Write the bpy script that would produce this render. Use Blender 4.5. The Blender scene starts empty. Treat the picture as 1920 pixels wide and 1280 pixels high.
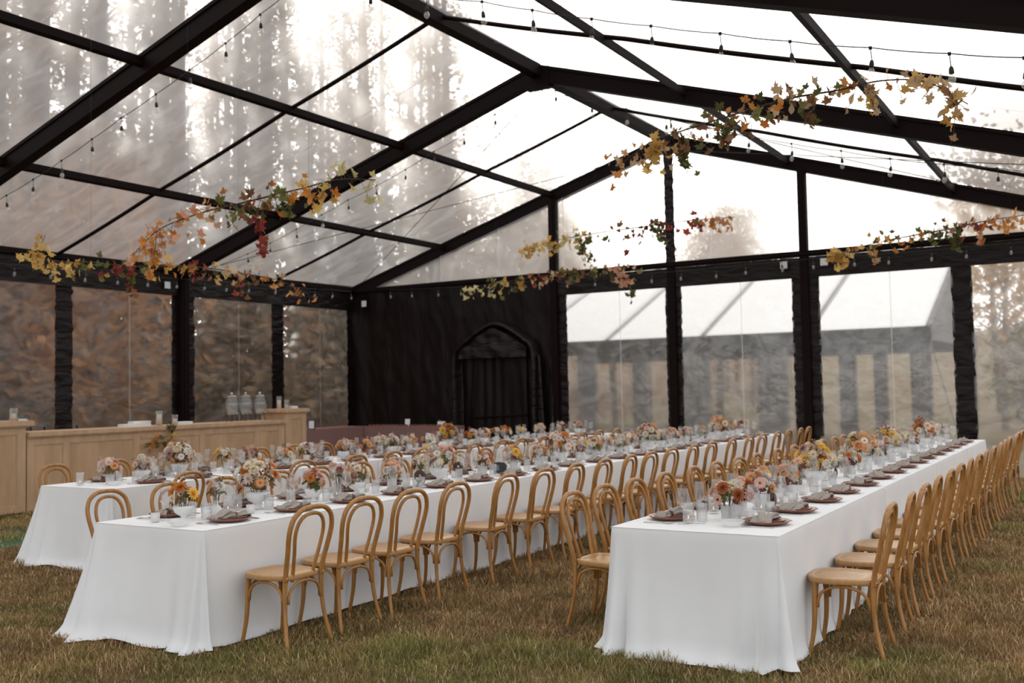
import bpy, math, random
import numpy as np
from mathutils import Vector, Matrix, noise as mnoise
PI=math.pi
scene=bpy.context.scene
col=scene.collection
rng=random.Random(7)
nprng=np.random.default_rng(7)

# ------------------------------------------------------------------ camera
CAMP=Vector((15.677,-18.844,1.636)); YAW,PITCH,ROLL=.5386,.0474,-.0189
_c,_s=math.cos,math.sin
_f=Vector((-_s(YAW)*_c(PITCH),_c(YAW)*_c(PITCH),_s(PITCH)))
_r=Vector((_c(YAW),_s(YAW),0)); _u=_r.cross(_f)
_r2=_r*_c(ROLL)+_u*_s(ROLL); _u2=-_r*_s(ROLL)+_u*_c(ROLL)
cam=bpy.data.cameras.new('camera'); camo=bpy.data.objects.new('camera',cam); col.objects.link(camo)
camo.matrix_world=Matrix(((_r2.x,_u2.x,-_f.x,CAMP.x),(_r2.y,_u2.y,-_f.y,CAMP.y),(_r2.z,_u2.z,-_f.z,CAMP.z),(0,0,0,1)))
cam.sensor_width=36; cam.lens=1895.0/1920*36; cam.clip_start=.1; cam.clip_end=400
cam.dof.use_dof=True; cam.dof.focus_distance=6.9; cam.dof.aperture_fstop=2.2
scene.camera=camo

# ------------------------------------------------------------------ sky and exposure
scene.view_settings.view_transform='Standard'; scene.view_settings.look='None'
scene.view_settings.gamma=1; scene.view_settings.use_curve_mapping=False
scene.view_settings.exposure=0.3
scene.cycles.transparent_max_bounces=24
scene.cycles.max_bounces=10
world=bpy.data.worlds.new('overcast_sky'); scene.world=world; world.use_nodes=True
wn=world.node_tree; wn.nodes.clear()
def N(nt,t,**kw):
    n=nt.nodes.new(t)
    for k,v in kw.items(): setattr(n,k,v)
    return n
SUN_AZ,SUN_EL=math.radians(33),math.radians(19)
SUND=Vector((-_s(SUN_AZ)*_c(SUN_EL),_c(SUN_AZ)*_c(SUN_EL),_s(SUN_EL)))
wo=N(wn,'ShaderNodeOutputWorld'); wb=N(wn,'ShaderNodeBackground'); tc=N(wn,'ShaderNodeTexCoord')
dp=N(wn,'ShaderNodeVectorMath',operation='DOT_PRODUCT'); dp.inputs[1].default_value=SUND
wn.links.new(tc.outputs['Generated'],dp.inputs[0])
rp=N(wn,'ShaderNodeValToRGB'); wn.links.new(dp.outputs['Value'],rp.inputs[0])
rp.color_ramp.elements[0].position=0; rp.color_ramp.elements[0].color=(.80,.82,.85,1)
rp.color_ramp.elements[1].position=1; rp.color_ramp.elements[1].color=(1,.95,.88,1)
e=rp.color_ramp.elements.new(.8); e.color=(.86,.85,.83,1)
st=N(wn,'ShaderNodeMapRange'); st.inputs['From Min'].default_value=.72; st.inputs['From Max'].default_value=1
st.inputs['To Min'].default_value=1.25; st.inputs['To Max'].default_value=3.6
st.interpolation_type='SMOOTHERSTEP'
wn.links.new(dp.outputs['Value'],st.inputs['Value'])
wn.links.new(rp.outputs[0],wb.inputs[0]); wn.links.new(st.outputs[0],wb.inputs[1]); wn.links.new(wb.outputs[0],wo.inputs[0])

# ------------------------------------------------------------------ helpers
class MB:
    def __init__(s): s.v=[]; s.f=[]; s.m=[]
    def add(s,vs,fs,mi=0):
        o=len(s.v); s.v.extend([tuple(v) for v in vs]); s.f.extend([tuple(i+o for i in f) for f in fs]); s.m.extend([mi]*len(fs)); return s
    def box(s,x0,x1,y0,y1,z0,z1,mi=0):
        return s.add([(x0,y0,z0),(x1,y0,z0),(x1,y1,z0),(x0,y1,z0),(x0,y0,z1),(x1,y0,z1),(x1,y1,z1),(x0,y1,z1)],
              [(0,3,2,1),(4,5,6,7),(0,1,5,4),(1,2,6,5),(2,3,7,6),(3,0,4,7)],mi)
    def hexa(s,p,mi=0):
        return s.add(p,[(0,3,2,1),(4,5,6,7),(0,1,5,4),(1,2,6,5),(2,3,7,6),(3,0,4,7)],mi)
    def tube(s,pts,rad,n=8,mi=0,cap=True,closed=False):
        pts=[Vector(p) for p in pts]; L=len(pts)
        if not hasattr(rad,'__len__'): rad=[rad]*L
        vs=[]; fs=[]; up=None
        for i,p in enumerate(pts):
            if closed: d=pts[(i+1)%L]-pts[i-1]
            else: d=pts[min(i+1,L-1)]-pts[max(i-1,0)]
            d.normalize()
            if up is None:
                up=Vector((0,0,1)) if abs(d.z)<.9 else Vector((1,0,0))
            a=d.cross(up)
            if a.length<1e-6: a=d.orthogonal()
            a.normalize(); up=a.cross(d).normalized()
            for k in range(n):
                t=2*PI*k/n; vs.append(p+(a*math.cos(t)+up*math.sin(t))*rad[i])
        for i in range(L if closed else L-1):
            j=(i+1)%L
            for k in range(n):
                k2=(k+1)%n; fs.append((i*n+k,i*n+k2,j*n+k2,j*n+k))
        if cap and not closed:
            fs.append(tuple(range(n))[::-1]); fs.append(tuple(range((L-1)*n,L*n)))
        return s.add(vs,fs,mi)
    def lathe(s,prof,n=16,mi=0,c=(0,0,0),rib=0.0):
        vs=[];fs=[]
        for r,z in prof:
            for k in range(n):
                t=2*PI*k/n; rr=r*(1-(rib if k%2 else 0)); vs.append((c[0]+rr*math.cos(t),c[1]+rr*math.sin(t),c[2]+z))
        for i in range(len(prof)-1):
            for k in range(n):
                k2=(k+1)%n; fs.append((i*n+k,i*n+k2,(i+1)*n+k2,(i+1)*n+k))
        return s.add(vs,fs,mi)
    def grid(s,P,mi=0,closeu=False):
        R=len(P);C=len(P[0]); vs=[p for row in P for p in row]; fs=[]
        for i in range(R-1):
            for j in range(C if closeu else C-1):
                j2=(j+1)%C; fs.append((i*C+j,i*C+j2,(i+1)*C+j2,(i+1)*C+j))
        return s.add(vs,fs,mi)
    def mesh(s,name,mats,smooth=True):
        me=bpy.data.meshes.new(name); me.from_pydata(s.v,[],s.f)
        if not isinstance(mats,(list,tuple)): mats=[mats]
        for m in mats: me.materials.append(m)
        if len(mats)>1: me.polygons.foreach_set('material_index',s.m)
        me.polygons.foreach_set('use_smooth',[smooth]*len(s.f)); me.update(); return me

def link(name,data,parent=None,loc=None,rot=None,scale=None):
    o=bpy.data.objects.new(name,data); col.objects.link(o)
    if parent is not None: o.parent=parent
    if loc is not None: o.location=loc
    if rot is not None: o.rotation_euler=rot
    if scale is not None: o.scale=scale if hasattr(scale,'__len__') else (scale,)*3
    return o
def tag(o,label=None,cat=None,group=None,kind=None):
    if label: o['label']=label
    if cat: o['category']=cat
    if group: o['group']=group
    if kind: o['kind']=kind
    return o
def thing(name,label,cat,loc=(0,0,0),rz=0,group=None):
    o=link(name,None,None,loc,(0,0,rz)); o.empty_display_size=.1
    return tag(o,label,cat,group)
def struct(name,label=None):
    o=link(name,None); o.empty_display_size=.1
    return tag(o,label,None,None,'structure')
_O1='zeroth first second third fourth fifth sixth seventh eighth ninth tenth eleventh twelfth thirteenth fourteenth fifteenth sixteenth seventeenth eighteenth nineteenth'.split()
_TE={2:'twenty',3:'thirty',4:'forty',5:'fifty',6:'sixty',7:'seventy'}; _TI={2:'twentieth',3:'thirtieth',4:'fortieth',5:'fiftieth',6:'sixtieth',7:'seventieth'}
def ordw(n):
    if n<20: return _O1[n]
    return _TI[n//10] if n%10==0 else _TE[n//10]+'-'+_O1[n%10]
def smooth_pts(P,n):
    P=[Vector(p) for p in P]; out=[]
    for i in range(len(P)-1):
        p0=P[max(i-1,0)];p1=P[i];p2=P[i+1];p3=P[min(i+2,len(P)-1)]
        for k in range(n):
            t=k/n; out.append(.5*((2*p1)+(-p0+p2)*t+(2*p0-5*p1+4*p2-p3)*t*t+(-p0+3*p1-3*p2+p3)*t**3))
    out.append(P[-1]); return out

# ------------------------------------------------------------------ materials
def mat(name,color=(.5,.5,.5),rough=.5,spec=.5,metal=0,noise=None,bump=None,objcol=False,sheen=0,trans=0):
    m=bpy.data.materials.new(name); m.use_nodes=True; nt=m.node_tree
    b=nt.nodes['Principled BSDF']; b.inputs['Base Color'].default_value=(*color,1); b.inputs['Roughness'].default_value=rough
    b.inputs['Specular IOR Level'].default_value=spec; b.inputs['Metallic'].default_value=metal
    src=None
    if objcol:
        oi=N(nt,'ShaderNodeObjectInfo'); src=oi.outputs['Color']
    if noise:
        # noise = (scale, amount, stretch xyz)
        t=N(nt,'ShaderNodeTexCoord'); mp=N(nt,'ShaderNodeMapping'); mp.inputs['Scale'].default_value=noise[2]
        nz=N(nt,'ShaderNodeTexNoise'); nz.inputs['Scale'].default_value=noise[0]; nz.inputs['Detail'].default_value=5
        nt.links.new(t.outputs['Object'],mp.inputs[0]); nt.links.new(mp.outputs[0],nz.inputs['Vector'])
        mr=N(nt,'ShaderNodeMapRange'); mr.inputs['From Min'].default_value=.3; mr.inputs['From Max'].default_value=.7
        mr.inputs['To Min'].default_value=1-noise[1]; mr.inputs['To Max'].default_value=1+noise[1]*.6
        nt.links.new(nz.outputs['Fac'],mr.inputs['Value'])
        mx=N(nt,'ShaderNodeVectorMath',operation='SCALE'); nt.links.new(mr.outputs[0],mx.inputs['Scale'])
        if src is not None: nt.links.new(src,mx.inputs[0])
        else: mx.inputs[0].default_value=color
        src=mx.outputs[0]
    if src is not None: nt.links.new(src,b.inputs['Base Color'])
    if bump:
        # bump = (scale, strength, distance, stretch)
        t=N(nt,'ShaderNodeTexCoord'); mp=N(nt,'ShaderNodeMapping'); mp.inputs['Scale'].default_value=bump[3]
        nz=N(nt,'ShaderNodeTexNoise'); nz.inputs['Scale'].default_value=bump[0]; nz.inputs['Detail'].default_value=4; nz.inputs['Distortion'].default_value=.6
        bp=N(nt,'ShaderNodeBump'); bp.inputs['Strength'].default_value=bump[1]; bp.inputs['Distance'].default_value=bump[2]
        nt.links.new(t.outputs['Object'],mp.inputs[0]); nt.links.new(mp.outputs[0],nz.inputs['Vector'])
        nt.links.new(nz.outputs['Fac'],bp.inputs['Height']); nt.links.new(bp.outputs[0],b.inputs['Normal'])
    if trans:
        tr=N(nt,'ShaderNodeBsdfTranslucent'); ms=N(nt,'ShaderNodeMixShader'); ms.inputs[0].default_value=trans
        if src is not None: nt.links.new(src,tr.inputs[0])
        else: tr.inputs[0].default_value=(*color,1)
        nt.links.new(b.outputs[0],ms.inputs[1]); nt.links.new(tr.outputs[0],ms.inputs[2]); nt.links.new(ms.outputs[0],nt.nodes['Material Output'].inputs[0])
    return m
def vinyl(name,haze,streak,scale,blur=.45,gloss=.06,tint=(.97,.955,.94),ior=1.02):
    m=bpy.data.materials.new(name); m.use_nodes=True; nt=m.node_tree; nt.nodes.remove(nt.nodes['Principled BSDF'])
    out=nt.nodes['Material Output']
    t=N(nt,'ShaderNodeTexCoord'); mp=N(nt,'ShaderNodeMapping'); mp.inputs['Scale'].default_value=scale
    nt.links.new(t.outputs['Object'],mp.inputs[0])
    nz=N(nt,'ShaderNodeTexNoise'); nz.inputs['Scale'].default_value=1.6; nz.inputs['Detail'].default_value=8; nz.inputs['Roughness'].default_value=.68; nz.inputs['Distortion'].default_value=1.2
    nt.links.new(mp.outputs[0],nz.inputs['Vector'])
    mr=N(nt,'ShaderNodeMapRange'); mr.inputs['From Min'].default_value=.42; mr.inputs['From Max'].default_value=.78
    mr.inputs['To Min'].default_value=haze; mr.inputs['To Max'].default_value=haze+streak
    nt.links.new(nz.outputs['Fac'],mr.inputs['Value'])
    bp=N(nt,'ShaderNodeBump'); bp.inputs['Strength'].default_value=.5; bp.inputs['Distance'].default_value=.02
    nz2=N(nt,'ShaderNodeTexNoise'); nz2.inputs['Scale'].default_value=3.5; nz2.inputs['Detail'].default_value=3; nz2.inputs['Distortion'].default_value=.8
    nt.links.new(mp.outputs[0],nz2.inputs['Vector']); nt.links.new(nz2.outputs['Fac'],bp.inputs['Height'])
    tp=N(nt,'ShaderNodeBsdfTransparent'); tp.inputs[0].default_value=(*tint,1)
    rf=N(nt,'ShaderNodeBsdfRefraction'); rf.inputs['Color'].default_value=(*tint,1); rf.inputs['IOR'].default_value=ior; rf.inputs['Roughness'].default_value=.5
    m0=N(nt,'ShaderNodeMixShader'); m0.inputs[0].default_value=blur
    nt.links.new(tp.outputs[0],m0.inputs[1]); nt.links.new(rf.outputs[0],m0.inputs[2])
    tl=N(nt,'ShaderNodeBsdfTranslucent'); tl.inputs[0].default_value=(.88,.87,.86,1)
    m1=N(nt,'ShaderNodeMixShader'); nt.links.new(mr.outputs[0],m1.inputs[0]); nt.links.new(m0.outputs[0],m1.inputs[1]); nt.links.new(tl.outputs[0],m1.inputs[2])
    gl=N(nt,'ShaderNodeBsdfGlossy'); gl.inputs['Roughness'].default_value=.12; gl.inputs['Color'].default_value=(.9,.9,.9,1); nt.links.new(bp.outputs[0],gl.inputs['Normal'])
    lw=N(nt,'ShaderNodeLayerWeight'); lw.inputs['Blend'].default_value=.25
    mm=N(nt,'ShaderNodeMath',operation='MULTIPLY_ADD'); mm.inputs[1].default_value=.25; mm.inputs[2].default_value=gloss
    nt.links.new(lw.outputs['Fresnel'],mm.inputs[0])
    m2=N(nt,'ShaderNodeMixShader'); nt.links.new(mm.outputs[0],m2.inputs[0]); nt.links.new(m1.outputs[0],m2.inputs[1]); nt.links.new(gl.outputs[0],m2.inputs[2])
    nt.links.new(m2.outputs[0],out.inputs[0]); return m
def glassy(name,tint=(.97,.98,.98),edge=.75,base=.05,rough=.03,haze=0):
    m=bpy.data.materials.new(name); m.use_nodes=True; nt=m.node_tree; nt.nodes.remove(nt.nodes['Principled BSDF'])
    tp=N(nt,'ShaderNodeBsdfTransparent'); tp.inputs[0].default_value=(*tint,1)
    gl=N(nt,'ShaderNodeBsdfGlossy'); gl.inputs['Roughness'].default_value=rough
    lw=N(nt,'ShaderNodeLayerWeight'); lw.inputs['Blend'].default_value=.5
    pw=N(nt,'ShaderNodeMath',operation='POWER'); pw.inputs[1].default_value=3.2; nt.links.new(lw.outputs['Facing'],pw.inputs[0])
    ma=N(nt,'ShaderNodeMath',operation='MULTIPLY_ADD'); ma.inputs[1].default_value=edge-base; ma.inputs[2].default_value=base
    nt.links.new(pw.outputs[0],ma.inputs[0])
    s=tp.outputs[0]
    if haze:
        tl=N(nt,'ShaderNodeBsdfTranslucent'); tl.inputs[0].default_value=(.9,.9,.9,1); df=N(nt,'ShaderNodeBsdfDiffuse'); df.inputs[0].default_value=(.9,.9,.9,1)
        a=N(nt,'ShaderNodeMixShader'); a.inputs[0].default_value=.5; nt.links.new(tl.outputs[0],a.inputs[1]); nt.links.new(df.outputs[0],a.inputs[2])
        b=N(nt,'ShaderNodeMixShader'); b.inputs[0].default_value=haze; nt.links.new(s,b.inputs[1]); nt.links.new(a.outputs[0],b.inputs[2]); s=b.outputs[0]
    mx=N(nt,'ShaderNodeMixShader'); nt.links.new(ma.outputs[0],mx.inputs[0]); nt.links.new(s,mx.inputs[1]); nt.links.new(gl.outputs[0],mx.inputs[2])
    nt.links.new(mx.outputs[0],nt.nodes['Material Output'].inputs[0]); return m

M={}
M['black_metal']=mat('black_metal',(.0075,.0032,.0028),.6,.10,bump=(30,.1,.004,(1,1,1)))
M['black_vinyl']=mat('black_vinyl',(.008,.004,.0036),.42,.26,bump=(2.2,.9,.05,(1.0,1.0,3.2)))
M['black_drop']=mat('black_drop',(.0065,.0030,.0026),.45,.2,bump=(1.5,.8,.06,(2.2,2.2,.6)))
M['roof_vinyl']=vinyl('roof_vinyl',.19,.16,(.5,1.6,.5),.6)
M['wall_vinyl']=vinyl('wall_vinyl',.055,.30,(1.2,1.0,1.9),.35,gloss=.035)
M['gable_vinyl']=vinyl('gable_vinyl',.10,.22,(1.3,1.3,1.7),.5)
M['upper_vinyl']=vinyl('upper_vinyl',.27,.24,(1.3,1.3,1.0),.75,ior=1.03)
M['seam']=glassy('seam_vinyl',(.93,.92,.90),.25,.03,.2,.30)
M['white_tag']=mat('white_tag',(.72,.72,.74),.6)
M['linen']=mat('white_linen',(.80,.80,.80),.9,.2,bump=(420,.25,.002,(1,1,1)),noise=(3,.03,(1,1,1)))
M['wood']=mat('honey_wood',(.39,.18,.047),.36,.45,noise=(9,.28,(6,6,.7)),bump=(30,.12,.002,(4,4,.5)))
M['seat_wood']=mat('seat_wood',(.47,.255,.10),.32,.5,noise=(7,.14,(1,5,1)))
M['brass']=mat('brass',(.75,.55,.28),.3,metal=1)
M['terracotta']=mat('terracotta_glaze',(.235,.085,.05),.22,.5,noise=(14,.2,(1,1,1)))
M['dark_plate']=mat('dark_plate_glaze',(.17,.06,.038),.25,.5,noise=(18,.2,(1,1,1)))
M['napkin']=mat('grey_linen',(.34,.30,.265),.9,.2,bump=(300,.2,.002,(1,1,1)))
M['leather']=mat('brown_leather',(.15,.05,.024),.5,.4,noise=(40,.25,(1,1,1)))
M['steel']=mat('steel',(.62,.60,.58),.25,metal=1)
M['glass']=glassy('clear_glass',(.985,.985,.985),.62,.04,.04,.035)
M['ribbed']=glassy('ribbed_glass',(.965,.965,.965),.6,.07,.08,.14)
M['frosted']=glassy('frosted_glass',(.97,.97,.97),.3,.04,.3,.62)
M['white_ceramic']=mat('white_ceramic',(.74,.74,.73),.45,.5,noise=(40,.06,(1,1,1)))
M['rust_pot']=mat('rust_pot',(.40,.13,.045),.6)
M['wax']=mat('candle_wax',(.83,.75,.62),.5,trans=.35)
M['petal']=mat('petal',(.8,.8,.8),.75,.2,objcol=True,trans=.25,noise=(60,.14,(1,1,1)))
M['leaf']=mat('leaf',(.3,.3,.1),.6,.3,objcol=True,trans=.38,noise=(25,.25,(1,1,1)))
M['seedhead']=mat('seedhead',(.16,.075,.02),.9)
M['blackeye']=mat('black_eye',(.012,.01,.012),.8)
M['twig']=mat('twig_bark',(.06,.038,.025),.85)
M['green_leaf']=mat('green_leaf',(.075,.095,.035),.55,trans=.25,noise=(30,.3,(1,1,1)))
M['bulb']=glassy('bulb_glass',(.97,.96,.93),.8,.16,.05,.12)
M['bar_wood']=mat('bar_maple',(.56,.365,.225),.55,.3,noise=(3.2,.15,(3,3,.5)),bump=(20,.1,.002,(4,4,.4)))
M['bar_panel']=mat('bar_panel_birch',(.55,.35,.205),.55,.3,noise=(2.2,.2,(2.4,2.4,.6)))
M['pink_linen']=mat('dusty_pink_linen',(.27,.15,.135),.9,.2,bump=(60,.4,.01,(1,1,1)))
M['turf']=mat('green_turf_mat',(.018,.12,.05),.9,bump=(120,.6,.02,(1,1,1)),noise=(20,.2,(1,1,1)))
M['paper']=mat('white_paper',(.78,.77,.75),.7)
M['dark_card']=mat('dark_card',(.03,.028,.03),.5)
M['photo_print']=mat('grey_print',(.22,.22,.23),.5,noise=(45,.9,(1,1,1)))
M['number']=mat('walnut_number',(.055,.022,.014),.5)
M['iron']=mat('black_iron',(.02,.018,.017),.5)
M['water']=glassy('water_glass',(.88,.91,.92),.8,.10,.04,.12)
M['bark']=mat('tree_bark',(.20,.135,.10),.9,noise=(2,.35,(3,3,.5)))
M['crown']=mat('autumn_crown',(.2,.1,.04),.8,objcol=True,trans=.35)
M['white_canvas']=mat('white_canvas',(.95,.945,.93),.6,trans=.12)
M['grey_canvas']=mat('grey_canvas',(.13,.12,.12),.7)
M['dark_glass']=mat('dark_bottle',(.02,.025,.02),.15)

# grass / ground
def ground_mat(name,cols,scale):
    m=bpy.data.materials.new(name); m.use_nodes=True; nt=m.node_tree; b=nt.nodes['Principled BSDF']; b.inputs['Roughness'].default_value=.95; b.inputs['Specular IOR Level'].default_value=.1
    t=N(nt,'ShaderNodeTexCoord'); nz=N(nt,'ShaderNodeTexNoise'); nz.inputs['Scale'].default_value=scale; nz.inputs['Detail'].default_value=9; nz.inputs['Roughness'].default_value=.65
    nt.links.new(t.outputs['Object'],nz.inputs['Vector'])
    r=N(nt,'ShaderNodeValToRGB'); r.color_ramp.elements[0].position=.32; r.color_ramp.elements[1].position=.68
    r.color_ramp.elements[0].color=(*cols[0],1); r.color_ramp.elements[1].color=(*cols[-1],1)
    for i,c in enumerate(cols[1:-1]):
        e=r.color_ramp.elements.new(.32+.36*(i+1)/(len(cols)-1)); e.color=(*c,1)
    nt.links.new(nz.outputs['Fac'],r.inputs[0]); nt.links.new(r.outputs[0],b.inputs['Base Color'])
    bp=N(nt,'ShaderNodeBump'); bp.inputs['Strength'].default_value=.6; bp.inputs['Distance'].default_value=.03
    nz2=N(nt,'ShaderNodeTexNoise'); nz2.inputs['Scale'].default_value=40; nz2.inputs['Detail'].default_value=4; nt.links.new(t.outputs['Object'],nz2.inputs['Vector'])
    nt.links.new(nz2.outputs['Fac'],bp.inputs['Height']); nt.links.new(bp.outputs[0],b.inputs['Normal']); return m
M['soil']=ground_mat('lawn_soil',[(.06,.043,.022),(.11,.08,.036),(.16,.115,.06)],2.5)
M['field']=ground_mat('dry_field',[(.12,.085,.05),(.20,.14,.085),(.15,.125,.06),(.27,.20,.13)],.35)
M['litter']=ground_mat('leaf_litter',[(.09,.055,.034),(.19,.115,.065),(.13,.09,.055),(.28,.17,.09)],.5)
def blade_mat():
    m=bpy.data.materials.new('grass_blade'); m.use_nodes=True; nt=m.node_tree; b=nt.nodes['Principled BSDF']; b.inputs['Roughness'].default_value=.7; b.inputs['Specular IOR Level'].default_value=.25
    a=N(nt,'ShaderNodeAttribute'); a.attribute_name='Col'
    tr=N(nt,'ShaderNodeBsdfTranslucent'); ms=N(nt,'ShaderNodeMixShader'); ms.inputs[0].default_value=.3
    nt.links.new(a.outputs['Color'],b.inputs['Base Color']); nt.links.new(a.outputs['Color'],tr.inputs[0])
    nt.links.new(b.outputs[0],ms.inputs[1]); nt.links.new(tr.outputs[0],ms.inputs[2]); nt.links.new(ms.outputs[0],nt.nodes['Material Output'].inputs[0]); return m
M['blade']=blade_mat()

# ------------------------------------------------------------------ large structure: ground, tent
EAVE,RIDGE,XR,XE=4.175,6.683,8.113,16.226
BAYS=[0,-5.297,-10.586,-15.88,-21.18]
def roofz(x): return EAVE+(RIDGE-EAVE)*min(x,XE-x)/XR
def hill(x,y):
    h=0.0
    if x<-4:
        d=-4-x; k=min(d/8,1); h+=min(d*.34*k,11)*max(.12,min(1,(42-y)/40))
    if y>24: h+=(y-24)*.075
    return h
fl=MB(); fl.add([(-.2,-24,0),(17,-24,0),(17,.3,0),(-.2,.3,0)],[(0,1,2,3)])
floor=tag(link('floor',fl.mesh('floor',M['soil'],False)),'worn brown and green lawn under the tables',None,None,'structure')
xs=np.linspace(-90,90,61); ys=np.linspace(-70,150,61)
gm=MB(); gm.grid([[(x,y,hill(x,y)-.02+(mnoise.noise(Vector((x*.1,y*.1,0)))*.6 if (x<-6 or y>14) else 0)) for x in xs] for y in ys])
for i,f in enumerate(gm.f):
    c=gm.v[f[0]]; gm.m[i]=1 if c[0]<-8 else 0
link('ground_meadow',gm.mesh('ground_meadow',[M['field'],M['litter']]))['kind']='structure'

# rafters, purlins, ridge
ceil=struct('ceiling','clear gabled tent roof on black frames')
RW,RD=.16,.27
def rafter(y,parent,w=RW,d=RD,m='black_metal',name='rafter'):
    for sgn in (0,1):
        x0,x1=(0,XR) if sgn==0 else (XE,XR)
        z0,z1=roofz(x0),RIDGE
        b=MB(); b.hexa([(x0,y,z0-d),(x1,y,z1-d),(x1,y+w,z1-d),(x0,y+w,z0-d),(x0,y,z0),(x1,y,z1),(x1,y+w,z1),(x0,y+w,z0)])
        # keder rails on top edges
        b.hexa([(x0,y-.02,z0-.05),(x1,y-.02,z1-.05),(x1,y,z1-.05),(x0,y,z0-.05),(x0,y-.02,z0),(x1,y-.02,z1),(x1,y,z1),(x0,y,z0)])
        b.hexa([(x0,y+w,z0-.05),(x1,y+w,z1-.05),(x1,y+w+.02,z1-.05),(x0,y+w+.02,z0-.05),(x0,y+w,z0),(x1,y+w,z1),(x1,y+w+.02,z1),(x0,y+w+.02,z0)])
        link(name,b.mesh(name,M[m],False),parent)
for y in BAYS: rafter(y,ceil)
for y in BAYS:
    b=MB(); b.box(XR-.22,XR+.22,y-.012,y+RW+.012,RIDGE-RD-.1,RIDGE-.06); link('ridge_plate',b.mesh('ridge_plate',M['black_metal'],False),ceil)
PURL=[2.655,5.486,10.524,13.377]
for i in range(4):
    y1,y0=BAYS[i],BAYS[i+1]+RW
    for x in PURL+[0.03,XE-.03]:
        z=roofz(x)-.06; w=.07; sl=(RIDGE-EAVE)/XR*(1 if x<XR else -1)
        if x<.1 or x>XE-.1: w=.12
        b=MB(); b.hexa([(x-w/2,y0,z-.1-sl*w/2),(x+w/2,y0,z-.1+sl*w/2),(x+w/2,y1,z-.1+sl*w/2),(x-w/2,y1,z-.1-sl*w/2),(x-w/2,y0,z-sl*w/2),(x+w/2,y0,z+sl*w/2),(x+w/2,y1,z+sl*w/2),(x-w/2,y1,z-sl*w/2)])
        link('purlin',b.mesh('purlin',M['black_metal'],False),ceil)
    b=MB(); b.box(XR-.09,XR+.09,y0,y1,RIDGE-.2,RIDGE-.02); link('ridge_beam',b.mesh('ridge_beam',M['black_metal'],False),ceil)
    # slim tension tube in the middle of the bay
    ym=(BAYS[i]+BAYS[i+1])/2
    for sgn in (0,1):
        pts=[]
        for k in range(25):
            x=XR*k/24; sag=.018*abs(math.sin(PI*3*k/24)); xx=x if sgn==0 else XE-x
            pts.append((xx,ym,roofz(xx)-.07-sag))
        b=MB(); b.tube(pts,.03,6); link('tension_tube',b.mesh('tension_tube',M['black_metal']),ceil)
# clear roof sheets: one between each pair of rafters on each slope, welded seams along the slope
for i in range(4):
    y1,y0=BAYS[i],BAYS[i+1]+RW
    for sgn in (0,1):
        P=[]
        for k in range(31):
            x=XR*k/30; xx=x if sgn==0 else XE-x; row=[]
            for j in range(13):
                t=j/12; y=y0+(y1-y0)*t
                sag=-.05*math.sin(PI*t)*(1+.4*math.sin(PI*3*k/30))+.012*mnoise.noise(Vector((xx*2.5,y*2.5,1)))
                row.append((xx,y,roofz(xx)+.01+sag*.6))
            P.append(row)
        b=MB(); b.grid(P); rp_=link('roof_panel',b.mesh('roof_panel',M['roof_vinyl']),ceil)
        for fr in (.27,.73):
            y=y0+(y1-y0)*fr; b=MB(); pr=[]
            for k in range(31):
                x=XR*k/30; xx=x if sgn==0 else XE-x; pr.append([(xx,y-.012,roofz(xx)-.045),(xx,y+.012,roofz(xx)-.045)])
            b.grid(pr); link('seam',b.mesh('seam',M['seam']),ceil)
# brace wires in the last bays
for (a,c) in (((0.05,-.1,4.0),(XR,-5.2,6.3)),((.05,-5.2,4.0),(XR,-.1,6.35)),((XE-.05,-.1,4.0),(XR,-5.2,6.3)),((XE-.05,-5.2,4.0),(XR,-.1,6.35))):
    b=MB(); b.tube([a,c],.006,5); link('brace_wire',b.mesh('brace_wire',M['black_metal']),ceil)

def wavy_strip(fix,axis,a0,a1,z0,z1,wave=.015,nz=60,off=0.0,puck=.02):
    # puckered black border strip in a wall plane; axis 'x' (gable, y=fix) or 'y' (side wall, x=fix)
    P=[]; sd=rng.random()*100
    for i in range(nz+1):
        z=z0+(z1-z0)*i/nz; row=[]
        for j in range(7):
            t=j/6; e=wave*mnoise.noise(Vector((sd,z*9,0)))*(1 if t<.5 else -1)*abs(2*t-1)
            a=a0+(a1-a0)*t+e
            d=off+puck*mnoise.noise(Vector((sd+a*3,z*11+a*4,3)))*(.4+abs(2*t-1))
            row.append((a,fix+d,z) if axis=='x' else (fix+d,a,z))
        P.append(row)
    return MB().grid(P)
ZT,ZB=3.6,0.02
# ---- left wall (x = 0)
wl=struct('wall_left','clear vinyl left tent wall with black borders')
def wpanel(parent,name,axis,fix,a0,a1,z0,z1,m,bulge=.03,n=14,ztop=None):
    P=[]; sd=rng.random()*50
    for i in range(n+1):
        t=i/n; row=[]
        for j in range(n+1):
            u=j/n; a=a0+(a1-a0)*u; zt=z1 if ztop is None else ztop(a)
            z=z0+(zt-z0)*t
            d=.02+bulge*math.sin(PI*u)*math.sin(PI*t)*mnoise.noise(Vector((a*.7+sd,z*.7,0)))+.012*mnoise.noise(Vector((a*2+sd,z*3,5)))
            row.append((a,fix-d,z) if axis=='x' else (fix-d,a,z))
        P.append(row)
    return link(name,MB().grid(P).mesh(name,m),parent)
strips_y=[(-10.9,-10.2),(-7.95,-7.61),(-5.44,-4.88),(-2.74,-2.38),(-.24,.0)]
panes_y=[(-10.2,-7.95),(-7.61,-5.44),(-4.88,-2.74),(-2.38,-.24)]
ystr=[(-21.2,-20.7),(-18.7,-18.3),(-16.15,-15.6),(-13.45,-13.05)]; ypan=[(-20.7,-18.7),(-18.3,-16.15),(-15.6,-13.45),(-13.05,-10.9)]
for a,c in strips_y+ystr: link('border_strip',wavy_strip(-.01,'y',a,c,0,ZT+.02,puck=.035).mesh('border_strip',M['black_vinyl']),wl)
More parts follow.
